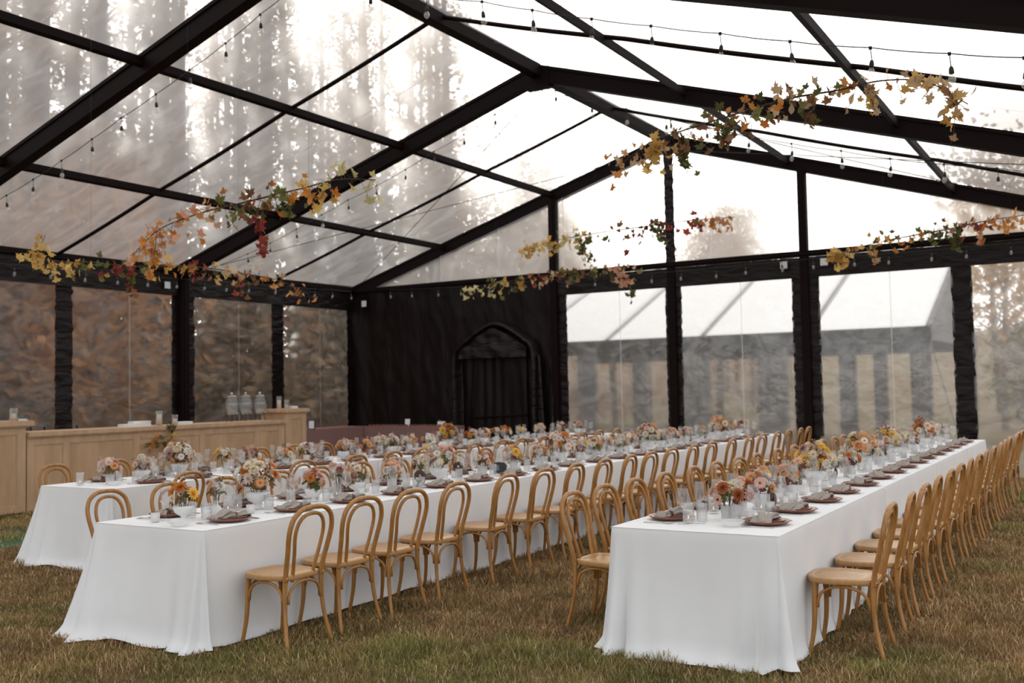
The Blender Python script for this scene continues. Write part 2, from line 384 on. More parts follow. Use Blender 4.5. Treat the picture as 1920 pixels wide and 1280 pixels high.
for a,c in panes_y+ypan:
    wpanel(wl,'clear_pane','y',0,a-.03,c+.03,.02,ZT+.02,M['wall_vinyl'])
    ym=(a+c)/2+.1; b=MB(); b.add([(.004,ym-.012,.02),(.004,ym+.012,.02),(.004,ym+.012,ZT),(.004,ym-.012,ZT)],[(0,1,2,3)]); link('seam',b.mesh('seam',M['seam']),wl)
for i in range(4):
    b=MB(); n=60; P=[]
    for k in range(n+1):
        y=BAYS[i+1]+(BAYS[i]-BAYS[i+1])*k/n
        P.append([(.03+.02*mnoise.noise(Vector((y*4,z*3,2))),y,z) for z in (ZT-.02,3.7,3.8,3.9,4.0,4.1)])
    b.grid(P); link('valance',b.mesh('valance',M['black_vinyl']),wl)
for y in BAYS:
    b=MB(); b.box(-.06,.12,y+.0,y+.18,0,EAVE-.05); b.box(.12,.135,y+.05,y+.13,0,EAVE-.2); link('post',b.mesh('post',M['black_metal'],False),wl)
    b=MB(); b.box(-.1,.24,y-.08,y+.26,-.01,.015); link('base_plate',b.mesh('base_plate',M['black_metal'],False),wl)
for y in (-5.68,-.02,-10.9):
    b=MB(); b.box(.075,.085,y,y+.13,3.7,3.83); link('tag',b.mesh('tag',M['white_tag'],False),wl)
# ---- gable wall (y = 0)
wb_=struct('wall_back','gable wall of the tent, black drop beside clear panes')
P=[]
for i in range(41):
    z=.0+4.09*i/40; row=[]
    for j in range(91):
        x=.0+5.42*j/90
        d=.05*mnoise.noise(Vector((x*2.6,z*.5,0)))+.022*mnoise.noise(Vector((x*7+z*2,z*2.2,4)))
        row.append((x,-.05-d,z))
    P.append(row)
b=MB(); b.grid(P); link('black_drop',b.mesh('black_drop',M['black_drop']),wb_)
gstr=[(5.40,5.79),(8.01,8.35),(10.53,11.04),(13.28,13.61),(15.9,16.22)]; gpan=[(5.79,8.01),(8.35,10.53),(11.04,13.28),(13.61,15.9)]
for a,c in gstr: link('border_strip',wavy_strip(-.02,'x',a,c,0,ZT+.03,puck=.035).mesh('border_strip',M['black_vinyl']),wb_)
for a,c in gpan:
    wpanel(wb_,'clear_pane','x',0,a-.03,c+.03,.02,ZT+.03,M['gable_vinyl'])
    xm=(a+c)/2+.12; b=MB(); b.add([(xm-.012,-.045,.02),(xm+.012,-.045,.02),(xm+.012,-.045,ZT),(xm-.012,-.045,ZT)],[(0,1,2,3)]); link('seam',b.mesh('seam',M['seam']),wb_)
n=160; P=[]
for k in range(n+1):
    x=5.42+(XE-5.42)*k/n
    P.append([(x,-.05-.025*mnoise.noise(Vector((x*5,z*2,2)))-.01*mnoise.noise(Vector((x*14,z*5,2))),z) for z in (ZT,3.7,3.8,3.9,3.98)])
b=MB(); b.grid(P); link('valance',b.mesh('valance',M['black_vinyl']),wb_)
b=MB(); b.box(0,XE,-.1,.02,3.99,4.10); link('gable_beam',b.mesh('gable_beam',M['black_metal'],False),wb_)
b=MB(); b.box(0.02,XE,-.125,-.1,4.02,4.07); link('gable_rail',b.mesh('gable_rail',M['black_metal'],False),wb_)
for x,w,m in ((5.51,.18,'black_metal'),(8.16,.2,'black_vinyl'),(10.78,.15,'black_metal')):
    if m=='black_vinyl': bb=wavy_strip(-.06,'x',x-w/2,x+w/2,4.1,roofz(x)-RD+.05,nz=40,puck=.03)
    else:
        bb=MB(); bb.box(x-w/2,x+w/2,-.09,.05,4.1,roofz(x)-RD+.03); bb.box(x-.02,x+.02,-.1,-.09,4.1,roofz(x)-RD)
    link('gable_post',bb.mesh('gable_post',M[m],False),wb_)
    b=MB(); b.box(x-.075,x+.075,-.09,.06,0,4.0); link('gable_post_lower',b.mesh('gable_post_lower',M['black_metal'],False),wb_)
for x0,x1 in ((.05,5.42),(5.6,8.06),(8.26,10.7),(10.86,XE-.05)):
    f0=lambda a: roofz(a)-RD+.1
    if x1>5: 
        wpanel(wb_,'gable_pane','x',.03,x0,x1,4.08,None,M['upper_vinyl'],n=24,ztop=f0)
for x in (2.59,4.14,5.74,7.35,9.01,13.77):
    b=MB(); zt=roofz(x)-RD; b.add([(x-.018,-.02,4.1),(x+.018,-.02,4.1),(x+.018,-.02,zt),(x-.018,-.02,zt)],[(0,1,2,3)]); link('seam',b.mesh('seam',M['seam']),wb_)
for x,z in ((.36,3.66),(10.36,3.79),(11.1,3.79)):
    b=MB(); b.box(x,x+.13,-.135,-.12,z,z+.14); link('tag',b.mesh('tag',M['white_tag'],False),wb_)
# black fabric doorway with a small gabled hood
dr=struct('door_1','black fabric doorway with a small peaked hood')
b=MB(); P=[]
hood=[(3.12,0),(3.12,1.2),(3.12,2.30),(3.3,2.56),(3.7,2.84),(4.12,3.02),(4.5,2.9),(4.85,2.68),(5.06,2.40),(5.06,1.2),(5.06,0)]
hp=smooth_pts([(x,0,z) for x,z in hood],8)
for i,p in enumerate(hp):
    nrm=Vector((p.x-4.1,0,(p.z-1.6)*(1 if p.z>2.2 else 0))).normalized()
    row=[]
    for j in range(8):
        t=j/7; w=.03*mnoise.noise(Vector((p.x*6,p.z*6,t*3)))
        q=p+nrm*(-.20*t+.12)+Vector((0,-.10-.26*math.sin(PI*min(t*1.15,1))**.7+w,0))
        row.append(tuple(q))
    P.append(row)
b.grid(P); link('hood',b.mesh('hood',M['black_vinyl']),dr)
P=[]
for i in range(13):
    row=[]
    for j in range(31):
        u=j/30; t=i/12; x=3.24+1.72*u; zt=2.52+.46*(1-abs(2*u-1)**1.2); z=2.34+(zt-2.34)*t
        row.append((x,-.30-.05*mnoise.noise(Vector((x*5,z*5,9)))-.05*(1-t),z-.02*abs(math.sin(u*30))*(1-t)))
    P.append(row)
b=MB(); b.grid(P); link('hood_flap',b.mesh('hood_flap',M['black_vinyl']),dr)
P=[]
for i in range(21):
    P.append([(3.34+1.5*j/40,-.13-.035*mnoise.noise(Vector((j*.33,i*.08,2))),.02+2.4*i/20) for j in range(41)])
b=MB(); b.grid(P); link('door_curtain',b.mesh('door_curtain',M['black_drop']),dr)
b=MB(); b.tube([(3.5,-.2,1.02),(4.9,-.2,1.1)],.02,6); link('door_bar',b.mesh('door_bar',M['black_metal']),dr)
for i in range(6):
    P=[]; 
    for k in range(20):
        z=2.34*k/19; P.append([(5.06+.05*i+.02*t*3-.10*(z/2.34)*(i-1)*.3,-.16-.03*math.sin(PI*t)-.02*i,z) for t in (0,.25,.5,.75,1)])
    b=MB(); b.grid(P); link('gather',b.mesh('gather',M['black_vinyl']),dr)

# ------------------------------------------------------------------ grass blades (stuff)
def blades(n,x0,x1,y0,y1,hmin,hmax,wd,keep):
    X=nprng.uniform(x0,x1,n); Y=nprng.uniform(y0,y1,n)
    k=keep(X,Y); X=X[k];Y=Y[k]; n=len(X)
    # clumpiness from a cheap value noise
    def vn(sc,seed):
        g=np.random.default_rng(seed).random((200,200)); u=X*sc%199; v=Y*sc%199
        i=u.astype(int); j=v.astype(int); fu=u-i; fv=v-j; fu=fu*fu*(3-2*fu); fv=fv*fv*(3-2*fv)
        return (g[i,j]*(1-fu)*(1-fv)+g[i+1,j]*fu*(1-fv)+g[i,j+1]*(1-fu)*fv+g[i+1,j+1]*fu*fv)
    c1=vn(2.2,1); c2=vn(6.0,2); g1=vn(1.1,3)*.6+vn(4.5,4)*.4
    H=(hmin+(hmax-hmin)*nprng.random(n)**1.5)*(.45+.9*c1*c2*2)
    A=nprng.uniform(0,2*PI,n); lean=nprng.uniform(.25,1.35,n)*H
    dx=np.cos(A)*lean; dy=np.sin(A)*lean; px=-np.sin(A)*wd; py=np.cos(A)*wd
    W=nprng.uniform(.6,1.3,n)*np.maximum(1,np.hypot(X-15.677,Y+18.844)/6)**.85; px*=W; py*=W
    V=np.zeros((n,5,3),np.float32)
    V[:,0]=np.stack([X-px,Y-py,np.zeros(n)],1); V[:,1]=np.stack([X+px,Y+py,np.zeros(n)],1)
    V[:,2]=np.stack([X+dx*.4-px*.8,Y+dy*.4-py*.8,H*.62],1); V[:,3]=np.stack([X+dx*.4+px*.8,Y+dy*.4+py*.8,H*.62],1)
    V[:,4]=np.stack([X+dx,Y+dy,H],1)
    base=(np.arange(n)*5)[:,None]
    F=np.concatenate([base+np.array([0,1,3]),base+np.array([0,3,2]),base+np.array([2,3,4])],1).reshape(-1).astype(np.int32)
    me=bpy.data.meshes.new('grass'); me.vertices.add(n*5); me.vertices.foreach_set('co',V.reshape(-1))
    me.loops.add(n*9); me.loops.foreach_set('vertex_index',F)
    me.polygons.add(n*3); me.polygons.foreach_set('loop_start',np.arange(0,n*9,3,dtype=np.int32)); me.update()
    green=np.clip((g1-.42)*3.0+nprng.normal(0,.3,n),0,1)[:,None]; br=(nprng.uniform(.6,1.35,n)*(.72+.56*vn(3.3,6)))[:,None]; st=(nprng.random(n)<.16)[:,None]
    C=(np.array([.34,.205,.088])*(1-green)+np.array([.22,.21,.055])*green)*br
    C=np.where(st,np.array([.60,.44,.26])*br,C)
    C4=np.concatenate([C,np.ones((n,1))],1).astype(np.float32); C4=np.repeat(C4,5,0)
    at=me.color_attributes.new('Col','FLOAT_COLOR','POINT'); at.data.foreach_set('color',C4.reshape(-1))
    me.materials.append(M['blade']); return me
def _under(X,Y):
    t=((X>9.62)&(X<10.5)&(Y>-14.1)&(Y<-1.2))|((X>13.0)&(X<13.9)&(Y>-12.9)&(Y<-2.6))|((X>6.5)&(X<7.4)&(Y>-12.4)&(Y<-1.3))
    return t
def keep1(X,Y):
    d=np.hypot(X-15.677,Y+18.844); pr=np.clip((5.6/np.maximum(d,1))**1.55,.05,1)
    az=np.arctan2(-(X-15.677),Y+18.844)
    return (nprng.random(len(X))<pr)&~_under(X,Y)&(az>-.02)&(az<1.1)
tag(link('grass',blades(1500000,2.3,16.3,-16.6,-.3,.025,.062,.0024,keep1)),'short trampled green and straw grass over the lawn','grass',None,'stuff')

# ------------------------------------------------------------------ long tables and their cloths
TZ=.76
TABLES={'left':(6.411,7.498,-12.57,-1.17),'middle':(9.531,10.606,-14.264,-1.09),'right':(12.917,13.977,-13.064,-2.477)}
SEAMS={'left':[-9.6,-6.8,-3.9],'middle':[-11.79,-8.6,-5.3],'right':[-10.0,-7.2,-4.6]}
CORN={'left':(.19,.03),'middle':(.19,.03),'right':(.03,.05)}   # extra flare of near-left / near-right corner
def skirt(path,name,seed,lift=.02):
    # path: list of (x,y,nx,ny,flare,cornerweight,side)
    rows=[0,.008,.02,.05,.1,.17,.25,.34,.43,.52,.6,.68,.76,.83,.9,.95,1.0]
    P=[]; s=0; acc=[]
    for i,p in enumerate(path):
        if i: s+=math.hypot(p[0]-path[i-1][0],p[1]-path[i-1][1])+ (.012 if p[5]>.8 else 0)
        acc.append(s)
    for t in rows:
        row=[]
        for p,sv in zip(path,acc):
            x,y,nx,ny,fl,cw,sd=p
            nz1=mnoise.noise(Vector((sv*2.1+seed,t*1.1,seed))); nz2=mnoise.noise(Vector((sv*5.5+seed*2,t*1.6,seed+9)))
            long=(sd=='L')
            a=(.004 if long else .045)*t+(.004 if long else .035)*t*t
            if sd=='C': a*=.45
            fold=(t**1.15)*(.4 if sd=='C' else 1)*((.010 if long else .03)*nz1+(.012 if long else .016)*nz2)
            cf=cw*(t**1.3)*(.050*math.sin(sv*2*PI/.17+seed)+.028*math.sin(sv*2*PI/.09+seed*3))*(1.15 if sd=='F' else .3)
            o=a+fold+cf+fl*(t**1.25)
            hem=max(0,mnoise.noise(Vector((sv*3.3+seed,7,seed))))*lift*2+.008
            z=TZ+.006-(TZ+.006-hem)*t
            if t==0: o=-.004
            elif t<.03: o+=-.004*(1-t/.03)
            if t>.92: o+=(t-.92)/.08*(.03+.03*nz2)*(1 if not long else .5)
            row.append((x+nx*o,y+ny*o,z))
        P.append(row)
    return P
def make_cloth(T):
    x0,x1,y0,y1=TABLES[T]; cuts=[y0]+SEAMS[T]+[y1]; objs=[]
    nl={'left':'bar-side table','middle':'middle table','right':'right table'}[T]
    for i in range(len(cuts)-1):
        ya,yb=cuts[i],cuts[i+1]; first=(i==0); last=(i==len(cuts)-2)
        if not first: ya-=.0
        path=[]
        def line(xa,ya_,xb,yb_,nx,ny,sd,n):
            for k in range(n): 
                t=k/(n-1); path.append([xa+(xb-xa)*t,ya_+(yb_-ya_)*t,nx,ny,0,0,sd])
        r=.012
        def corner(cx,cy,a0,fl):
            for k in range(1,12):
                a=a0+PI/2*k/12; n_=1-abs(2*k/12-1); path.append([cx+r*math.cos(a),cy+r*math.sin(a),math.cos(a),math.sin(a),fl*(.55+.45*n_),1,'C'])
        nside=max(12,int((yb-ya)/.05))
        # walk: right side from yb down to ya, near end, left side up to yb (counter-clockwise seen from above reversed -> normals outward)
        segs=[]
        fl_l,fl_r=CORN[T]
        line(x0,yb-(r if last else 0),x0,ya+(r if first else 0),-1,0,'L',nside)
        nL=len(path)
        if first:
            corner(x0+r,ya+r,PI,fl_l); line(x0+r,ya,x1-r,ya,0,-1,'F',24); corner(x1-r,ya+r,1.5*PI,fl_r)
        else:
            pass
        left=path; path=[]
        line(x1,ya+(r if first else 0),x1,yb-(r if last else 0),1,0,'L',nside)
        right=path; path=[]
        end=[]
        if last:
            corner(x1-r,yb-r,0,.06); line(x1-r,yb,x0+r,yb,0,1,'F',20); corner(x0+r,yb-r,PI/2,.06); end=path; path=[]
        seed={'left':3.1,'middle':8.7,'right':14.2}[T]+i*2.3
        chains=[]
        if first and last: chains=[left+right+end]
        elif first: chains=[left+right]
        elif last: chains=[right+end+left]
        else: chains=[left,right]
        b=MB()
        for c in chains:
            # spread corner influence onto neighbours
            idx=[k for k,p in enumerate(c) if p[6]=='C']
            if idx:
                cs=[c[k] for k in idx]
                for p in c:
                    if p[6]!='C':
                        best=min(((p[0]-q[0])**2+(p[1]-q[1])**2,q[4]) for q in cs[::3])
                        d=math.sqrt(best[0]); w=math.exp(-(d/.22)**2); p[5]=w; p[4]=best[1]*math.exp(-(d/(.30 if p[6]=='F' else .16))**2)*(.9 if p[6]=='F' else .3); p[5]*=(1 if p[6]=='F' else .5)
            b.grid(skirt(c,'s',seed))
        nx_,ny_=22,max(10,int((yb-ya)/.08)); P=[]
        for a in range(ny_+1):
            P.append([(x0-.0+(x1-x0)*q/nx_,ya+(yb-ya)*a/ny_,TZ+.006+.0015*mnoise.noise(Vector((q*.6,(ya+a*.08)*3,seed)))*(1 if 0<q<nx_ else 0)) for q in range(nx_+1)])
        b.grid(P)
        o=link('tablecloth',b.mesh('tablecloth',M['linen']),None)
        pos='near end' if first else ('far end' if last else ordw(i+1)+' length')
        tag(o,f'white linen floor-length cloth on the {pos} of the {nl}','tablecloth','white tablecloths')
        if not first:   # lapped hem edge at the join
            for xx,sg in ((x1,1),(x0,-1)):
                h=MB(); h.box(min(xx,xx+sg*.005),max(xx,xx+sg*.005),ya-.006,ya+.006,.05,TZ-.01); link('lapped_hem',h.mesh('lapped_hem',M['linen'],False),o)
    # the table under the cloths
    t=thing('banquet_table',f'long banquet table hidden under the white cloths of the {nl}','table',((x0+x1)/2,(y0+y1)/2,0))
    hx,hy=(x1-x0)/2,(y1-y0)/2
    b=MB(); b.box(-hx+.01,hx-.01,-hy+.01,hy-.01,TZ-.035,TZ-.002); link('tabletop',b.mesh('tabletop',M['bar_wood'],False),t)
    lm=MB().box(-.025,.025,-.025,.025,0,TZ-.035).mesh('leg',M['iron'],False)
    for k in range(6):
        for sx in (-1,1): link('leg',lm,t,(sx*(hx-.14),-hy+.25+(2*hy-.5)*k/5,0))
for T in TABLES: make_cloth(T)
TN={'left':'bar-side table','middle':'middle table','right':'right table'}

# ------------------------------------------------------------------ bentwood chairs
def chair_meshes():
    ms={}
    hoop=[(-.166,-.186,.43),(-.17,-.20,.52),(-.182,-.226,.62),(-.194,-.247,.71),(-.192,-.262,.78),(-.165,-.273,.845),(-.098,-.281,.889),(0,-.284,.9)]
    hoop=hoop+[(-x,y,z) for x,y,z in hoop[-2::-1]]
    hp=smooth_pts(hoop,5); ms['back_hoop']=MB().tube(hp,.0165,10).mesh('back_hoop',M['wood'])
    inn=[(-.093,-.175,.42),(-.097,-.19,.50),(-.112,-.215,.60),(-.127,-.236,.70),(-.124,-.25,.765),(-.10,-.262,.818),(-.058,-.269,.848),(0,-.271,.856)]
    inn=inn+[(-x,y,z) for x,y,z in inn[-2::-1]]
    ms['inner_hoop']=MB().tube(smooth_pts(inn,5),.0125,9).mesh('inner_hoop',M['wood'])
    out=[(-.12,-.19),(-.155,-.175),(-.172,-.135),(-.19,-.06),(-.204,.03),(-.198,.11),(-.168,.175),(-.10,.208),(0,.218)]
    out=out+[(-x,y) for x,y in out[-2::-1]]+[(.06,-.195),(0,-.197),(-.06,-.195)]
    ring=smooth_pts([(x,y,0) for x,y in out]+[(out[0][0],out[0][1],0)],3)[:-1]
    def loop(sc,z): return [(p.x*sc,p.y*sc+.005*(1-sc),z) for p in ring]
    loops=[loop(.5,.43),loop(.955,.43),loop(.995,.434),loop(1.0,.445),loop(1.0,.458),loop(.992,.464),loop(.965,.467),loop(.84,.4665),loop(.832,.464),loop(.824,.4655),loop(.5,.4615),loop(.02,.461)]
    ms['seat']=MB().grid(loops,closeu=True).mesh('seat',M['seat_wood'])
    for sx,nm in ((-1,'rl'),(1,'rr')):
        ms[nm]=MB().tube(smooth_pts([(sx*.166,-.186,.44),(sx*.168,-.183,.36),(sx*.178,-.196,.19),(sx*.204,-.243,-.012)],5),[.0168-.0045*k/15 for k in range(16)],9).mesh('leg',M['wood'])
        ms['f'+nm]=MB().tube(smooth_pts([(sx*.158,.152,.436),(sx*.161,.158,.33),(sx*.168,.166,.16),(sx*.182,.196,-.012)],5),[.0195-.007*k/15 for k in range(16)],9).mesh('leg',M['wood'])
    def arch(a,c,z0=.285,z1=.418,n=16):
        pts=[]
        for k in range(n+1):
            th=PI*k/n; s=(1-math.cos(th))/2; h=math.sin(th)**.7
            pts.append((a[0]+(c[0]-a[0])*s,a[1]+(c[1]-a[1])*s,z0+(z1-z0)*h))
        return pts
    e=.022
    ms['bl']=MB().tube(arch((-.168,.14),(-.172,-.165)),.0095,7).mesh('brace',M['wood'])
    ms['br']=MB().tube(arch((.168,.14),(.172,-.165)),.0095,7).mesh('brace',M['wood'])
    ms['bf']=MB().tube(arch((-.142,.162),(.142,.162)),.0095,7).mesh('brace',M['wood'])
    ms['bb']=MB().tube(arch((-.15,-.196),(.15,-.196)),.0095,7).mesh('brace',M['wood'])
    ms['screw']=MB().lathe([(0,0),(.006,0),(.006,.003),(0,.005)],8).mesh('screw',M['brass'])
    return ms
CM=chair_meshes()
def chair(x,y,rz,label,group):
    t=thing('bentwood_chair',label,'chair',(x,y,0),rz,group)
    link('seat',CM['seat'],t); link('back_hoop',CM['back_hoop'],t); link('inner_hoop',CM['inner_hoop'],t)
    for k in ('rl','rr','frl','frr'): link('leg',CM[k],t)
    for k in ('bl','br','bf','bb'): link('brace',CM[k],t)
    for sx in (-1,1): link('screw',CM['screw'],t,(sx*.167,-.2035,.452),(PI/2,0,0))
    return t
def seq(a,d,n): return [a+d*k for k in range(n)]
ROWS=[ # table, side, chair back-top x, facing, chair ys
 ('middle','right',11.15,-1,[-13.82,-13.27,-12.74,-12.14,-11.37,-10.72,-10.08,-9.46,-8.83,-8.27,-7.61,-6.9,-6.22,-5.48,-4.71,-4.08,-3.32,-2.72,-1.99,-1.45]),
 ('right','right',14.48,-1,seq(-12.42,.66,16)),
 ('right','left',12.34,1,[-12.48,-11.95,-11.40,-10.80,-10.10,-9.50,-8.87,-8.25,-7.45,-6.74,-6.09,-5.45,-4.78,-4.22,-3.60,-2.95]),
 ('middle','left',8.82,1,[-13.62,-13.02,-12.42]+seq(-11.75,.612,17)),
 ('left','right',8.03,-1,[-12.1,-11.24,-10.48,-9.6,-8.94,-8.31,-7.73,-7.05,-6.33,-5.8,-5.15,-4.5,-3.79,-3.2,-2.5]),
 ('left','left',5.62,1,[-11.86,-11.05,-10.34,-9.45,-8.75,-8.1,-7.5,-6.87,-6.14,-5.4,-4.75,-4.1,-3.45,-2.8]),
]
for T,side,xb,fc,ysl in ROWS:
    for k,y in enumerate(ysl):
        rz=PI/2 if fc<0 else -PI/2
        rz+=rng.uniform(-.07,.07); x=xb+fc*.284+rng.uniform(-.012,.012)
        lab=f'{ordw(k+1)} honey bentwood chair from the near end, {side} side of the {TN[T]}'
        chair(x,y,rz,lab,f'bentwood chairs on the {side} side of the {TN[T]}')

# ------------------------------------------------------------------ place settings
def plate_mesh(r,m,nm,h=.022,thk=.006):
    return MB().lathe([(0,0),(r*.62,0),(r*.86,h*.45),(r,h),(r*1.0,h+.003),(r*.985,h+.004),(r*.84,h*.45+thk),(r*.64,thk+.001),(0,thk)],28).mesh(nm,M[m])
charger_me=plate_mesh(.15,'terracotta','charger_plate'); plate_me=plate_mesh(.122,'dark_plate','dinner_plate',.02)
def napkin_meshes():
    out=[]
    for v in range(3):
        P=[]; nu=30; nv=36; ur=.60+.03*v
        for i in range(nu+1):
            u=i/nu; d=u-ur; w=.017+.045*min(1,abs(d)/.30)**.8*(1 if d<0 else .7); hgt=.019+.017*math.sin(PI*min(1,abs(d)/.45))*(1 if d<0 else .45)
            if u<.04 or u>.96: hgt*=.45
            row=[]
            for j in range(nv):
                a=2*PI*j/nv; fold=1+.34*math.sin(a*5+v*1.7+u*4)*min(1,abs(d)*4)+.12*math.sin(a*9+u*13)
                row.append(((u-.5)*.33,w*math.cos(a)*fold+.012*math.sin(u*5+v),max(.0,hgt*(1+math.sin(a)*fold)*.95)))
            P.append(row)
        b=MB(); b.grid(P,closeu=True); b.add(P[0],[tuple(range(nv))[::-1]]); b.add(P[-1],[tuple(range(nv))])
        rg=MB(); R=.027
        rg.grid([[((ur-.5)*.33+dx,R*1.05*math.cos(2*PI*k/18)*s,.023+R*math.sin(2*PI*k/18)*s) for k in range(18)] for dx,s in ((-.012,.96),(-.012,1.06),(.012,1.06),(.012,.96),(-.012,.96))],closeu=True)
        out.append((b.mesh('napkin',M['napkin']),rg.mesh('napkin_ring',M['leather'])))
    return out
NAP=napkin_meshes()
wine_me=MB().lathe([(0,.0),(.036,.0),(.035,.002),(.008,.006),(.0038,.014),(.0036,.092),(.006,.098),(.036,.128),(.043,.140),(.041,.165),(.033,.222),(.0322,.222),(.040,.165),(.0418,.141),(.035,.130),(.004,.100)],20).mesh('wine_glass',M['glass'])
flute_me=MB().lathe([(0,.0),(.035,.0),(.034,.002),(.008,.006),(.0036,.014),(.0034,.118),(.006,.124),(.030,.150),(.0335,.160),(.032,.195),(.0262,.262),(.0255,.262),(.031,.195),(.0323,.161),(.029,.152),(.004,.126)],20).mesh('champagne_glass',M['glass'])
tumb_me=MB().lathe([(0,.0),(.030,.0),(.034,.004),(.037,.112),(.0355,.112),(.032,.010),(0,.008)],28,rib=.04).mesh('water_tumbler',M['ribbed'])
def fork():
    b=MB(); pts=[(0,-.10,.004),(0,-.02,.004),(0,.03,.006)]; b.hexa([(-.006,-.1,.001),(.006,-.1,.001),(.003,.03,.004),(-.003,.03,.004),(-.006,-.1,.004),(.006,-.1,.004),(.003,.03,.007),(-.003,.03,.007)])
    b.hexa([(-.003,.03,.004),(.003,.03,.004),(.012,.055,.002),(-.012,.055,.002),(-.003,.03,.007),(.003,.03,.007),(.012,.055,.005),(-.012,.055,.005)])
    for k in range(4):
        x=-.0105+.007*k; b.box(x-.0018,x+.0018,.055,.1,.002,.005)
    return b.mesh('fork',M['steel'],False)
def knife():
    b=MB(); b.hexa([(-.006,-.11,.001),(.006,-.11,.001),(.005,0,.001),(-.005,0,.001),(-.005,-.11,.006),(.005,-.11,.006),(.004,0,.005),(-.004,0,.005)])
    b.hexa([(-.008,0,.001),(.005,0,.001),(.004,.11,.001),(-.001,.11,.001),(-.008,0,.002),(.005,0,.004),(.004,.11,.003),(-.001,.11,.002)]); return b.mesh('knife',M['steel'],False)
def spoon():
    b=MB(); b.hexa([(-.005,-.1,.001),(.005,-.1,.001),(.003,.04,.004),(-.003,.04,.004),(-.005,-.1,.004),(.005,-.1,.004),(.003,.04,.007),(-.003,.04,.007)])
    P=[]
    for i in range(7):
        t=i/6; w=.016*math.sin(PI*(t*.9+.08)); P.append([(w*math.cos(a),.035+.065*t,.002+.006*abs(math.cos(a))**2+(.0 if k<1 else 0)) for k,a in enumerate([PI,PI*.75,PI*.5,PI*.25,0])])
    b.grid(P); return b.mesh('spoon',M['steel'])
FORK,KNIFE,SPOON=fork(),knife(),spoon()
ZS=TZ+.0085
SEATS={('middle','right'):seq(-13.84,.635,20),('middle','left'):[-13.80,-13.16]+seq(-12.52,.632,18),('right','right'):seq(-12.57,.665,15),('right','left'):seq(-12.60,.655,15),('left','right'):seq(-11.95,.63,17),('left','left'):seq(-11.98,.64,16)}
for (T,side),ysl in SEATS.items():
    x0,x1,y0,y1=TABLES[T]; sg=1 if side=='right' else -1; xe=x1 if sg>0 else x0
    for k,y in enumerate(ysl):
        if y>y1-.18: continue
        wh=f'{side} side of {TN[T]}'; on=ordw(k+1)
        cx=xe-sg*(.215+rng.uniform(-.012,.012)); g=lambda n: f'{n} on the {wh}'
        jy=rng.uniform(-.015,.015)
        tag(link('charger_plate',charger_me,None,(cx,y+jy,ZS)),f'{on} rust charger plate from near end, {wh}','plate',g('charger plates'))
        tag(link('dinner_plate',plate_me,None,(cx+rng.uniform(-.006,.006),y+jy,ZS+.0072)),f'{on} brown dinner plate on a rust charger from near end, {wh}','plate',g('dinner plates'))
        nm,rm=NAP[rng.randrange(3)]; a=PI/2+rng.uniform(-.25,.25)+(PI if sg<0 else 0)
        no=tag(link('napkin',nm,None,(cx,y+jy+.01,ZS+.0145),(0,0,a),(.86,.82,.86)),f'{on} grey linen napkin with leather ring from near end, {wh}','napkin',g('napkins'))
        tag(link('napkin_ring',rm,no),'brown leather ring')
        gx=cx-sg*(.16+rng.uniform(-.02,.02)); gy=y+sg*(.17+rng.uniform(-.02,.02))
        tag(link('wine_glass',wine_me,None,(gx,gy,ZS)),f'{on} stemmed wine glass from near end, {wh}','wine glass',g('wine glasses'))
        tag(link('champagne_glass',flute_me,None,(gx-sg*.085+rng.uniform(-.01,.01),gy-sg*.06,ZS)),f'{on} tall stemmed champagne glass from near end, {wh}','champagne glass',g('champagne glasses'))
        tag(link('water_tumbler',tumb_me,None,(gx-sg*.06,gy+sg*.055-sg*.23,ZS)),f'{on} ribbed water tumbler from near end, {wh}','tumbler',g('water tumblers'))
        rr=PI/2 if sg>0 else -PI/2
        fy=y-sg*.185; ky=y+sg*.178
        tag(link('fork',FORK,None,(cx,fy,ZS),(0,0,rr+rng.uniform(-.06,.06))),f'{on} steel fork from near end, {wh}','fork',g('forks'))
        tag(link('knife',KNIFE,None,(cx,ky,ZS),(0,0,rr+rng.uniform(-.06,.06))),f'{on} steel knife from near end, {wh}','knife',g('knives'))
        tag(link('spoon',SPOON,None,(cx,ky+sg*.03,ZS),(0,0,rr+rng.uniform(-.06,.06))),f'{on} steel spoon from near end, {wh}','spoon',g('spoons'))

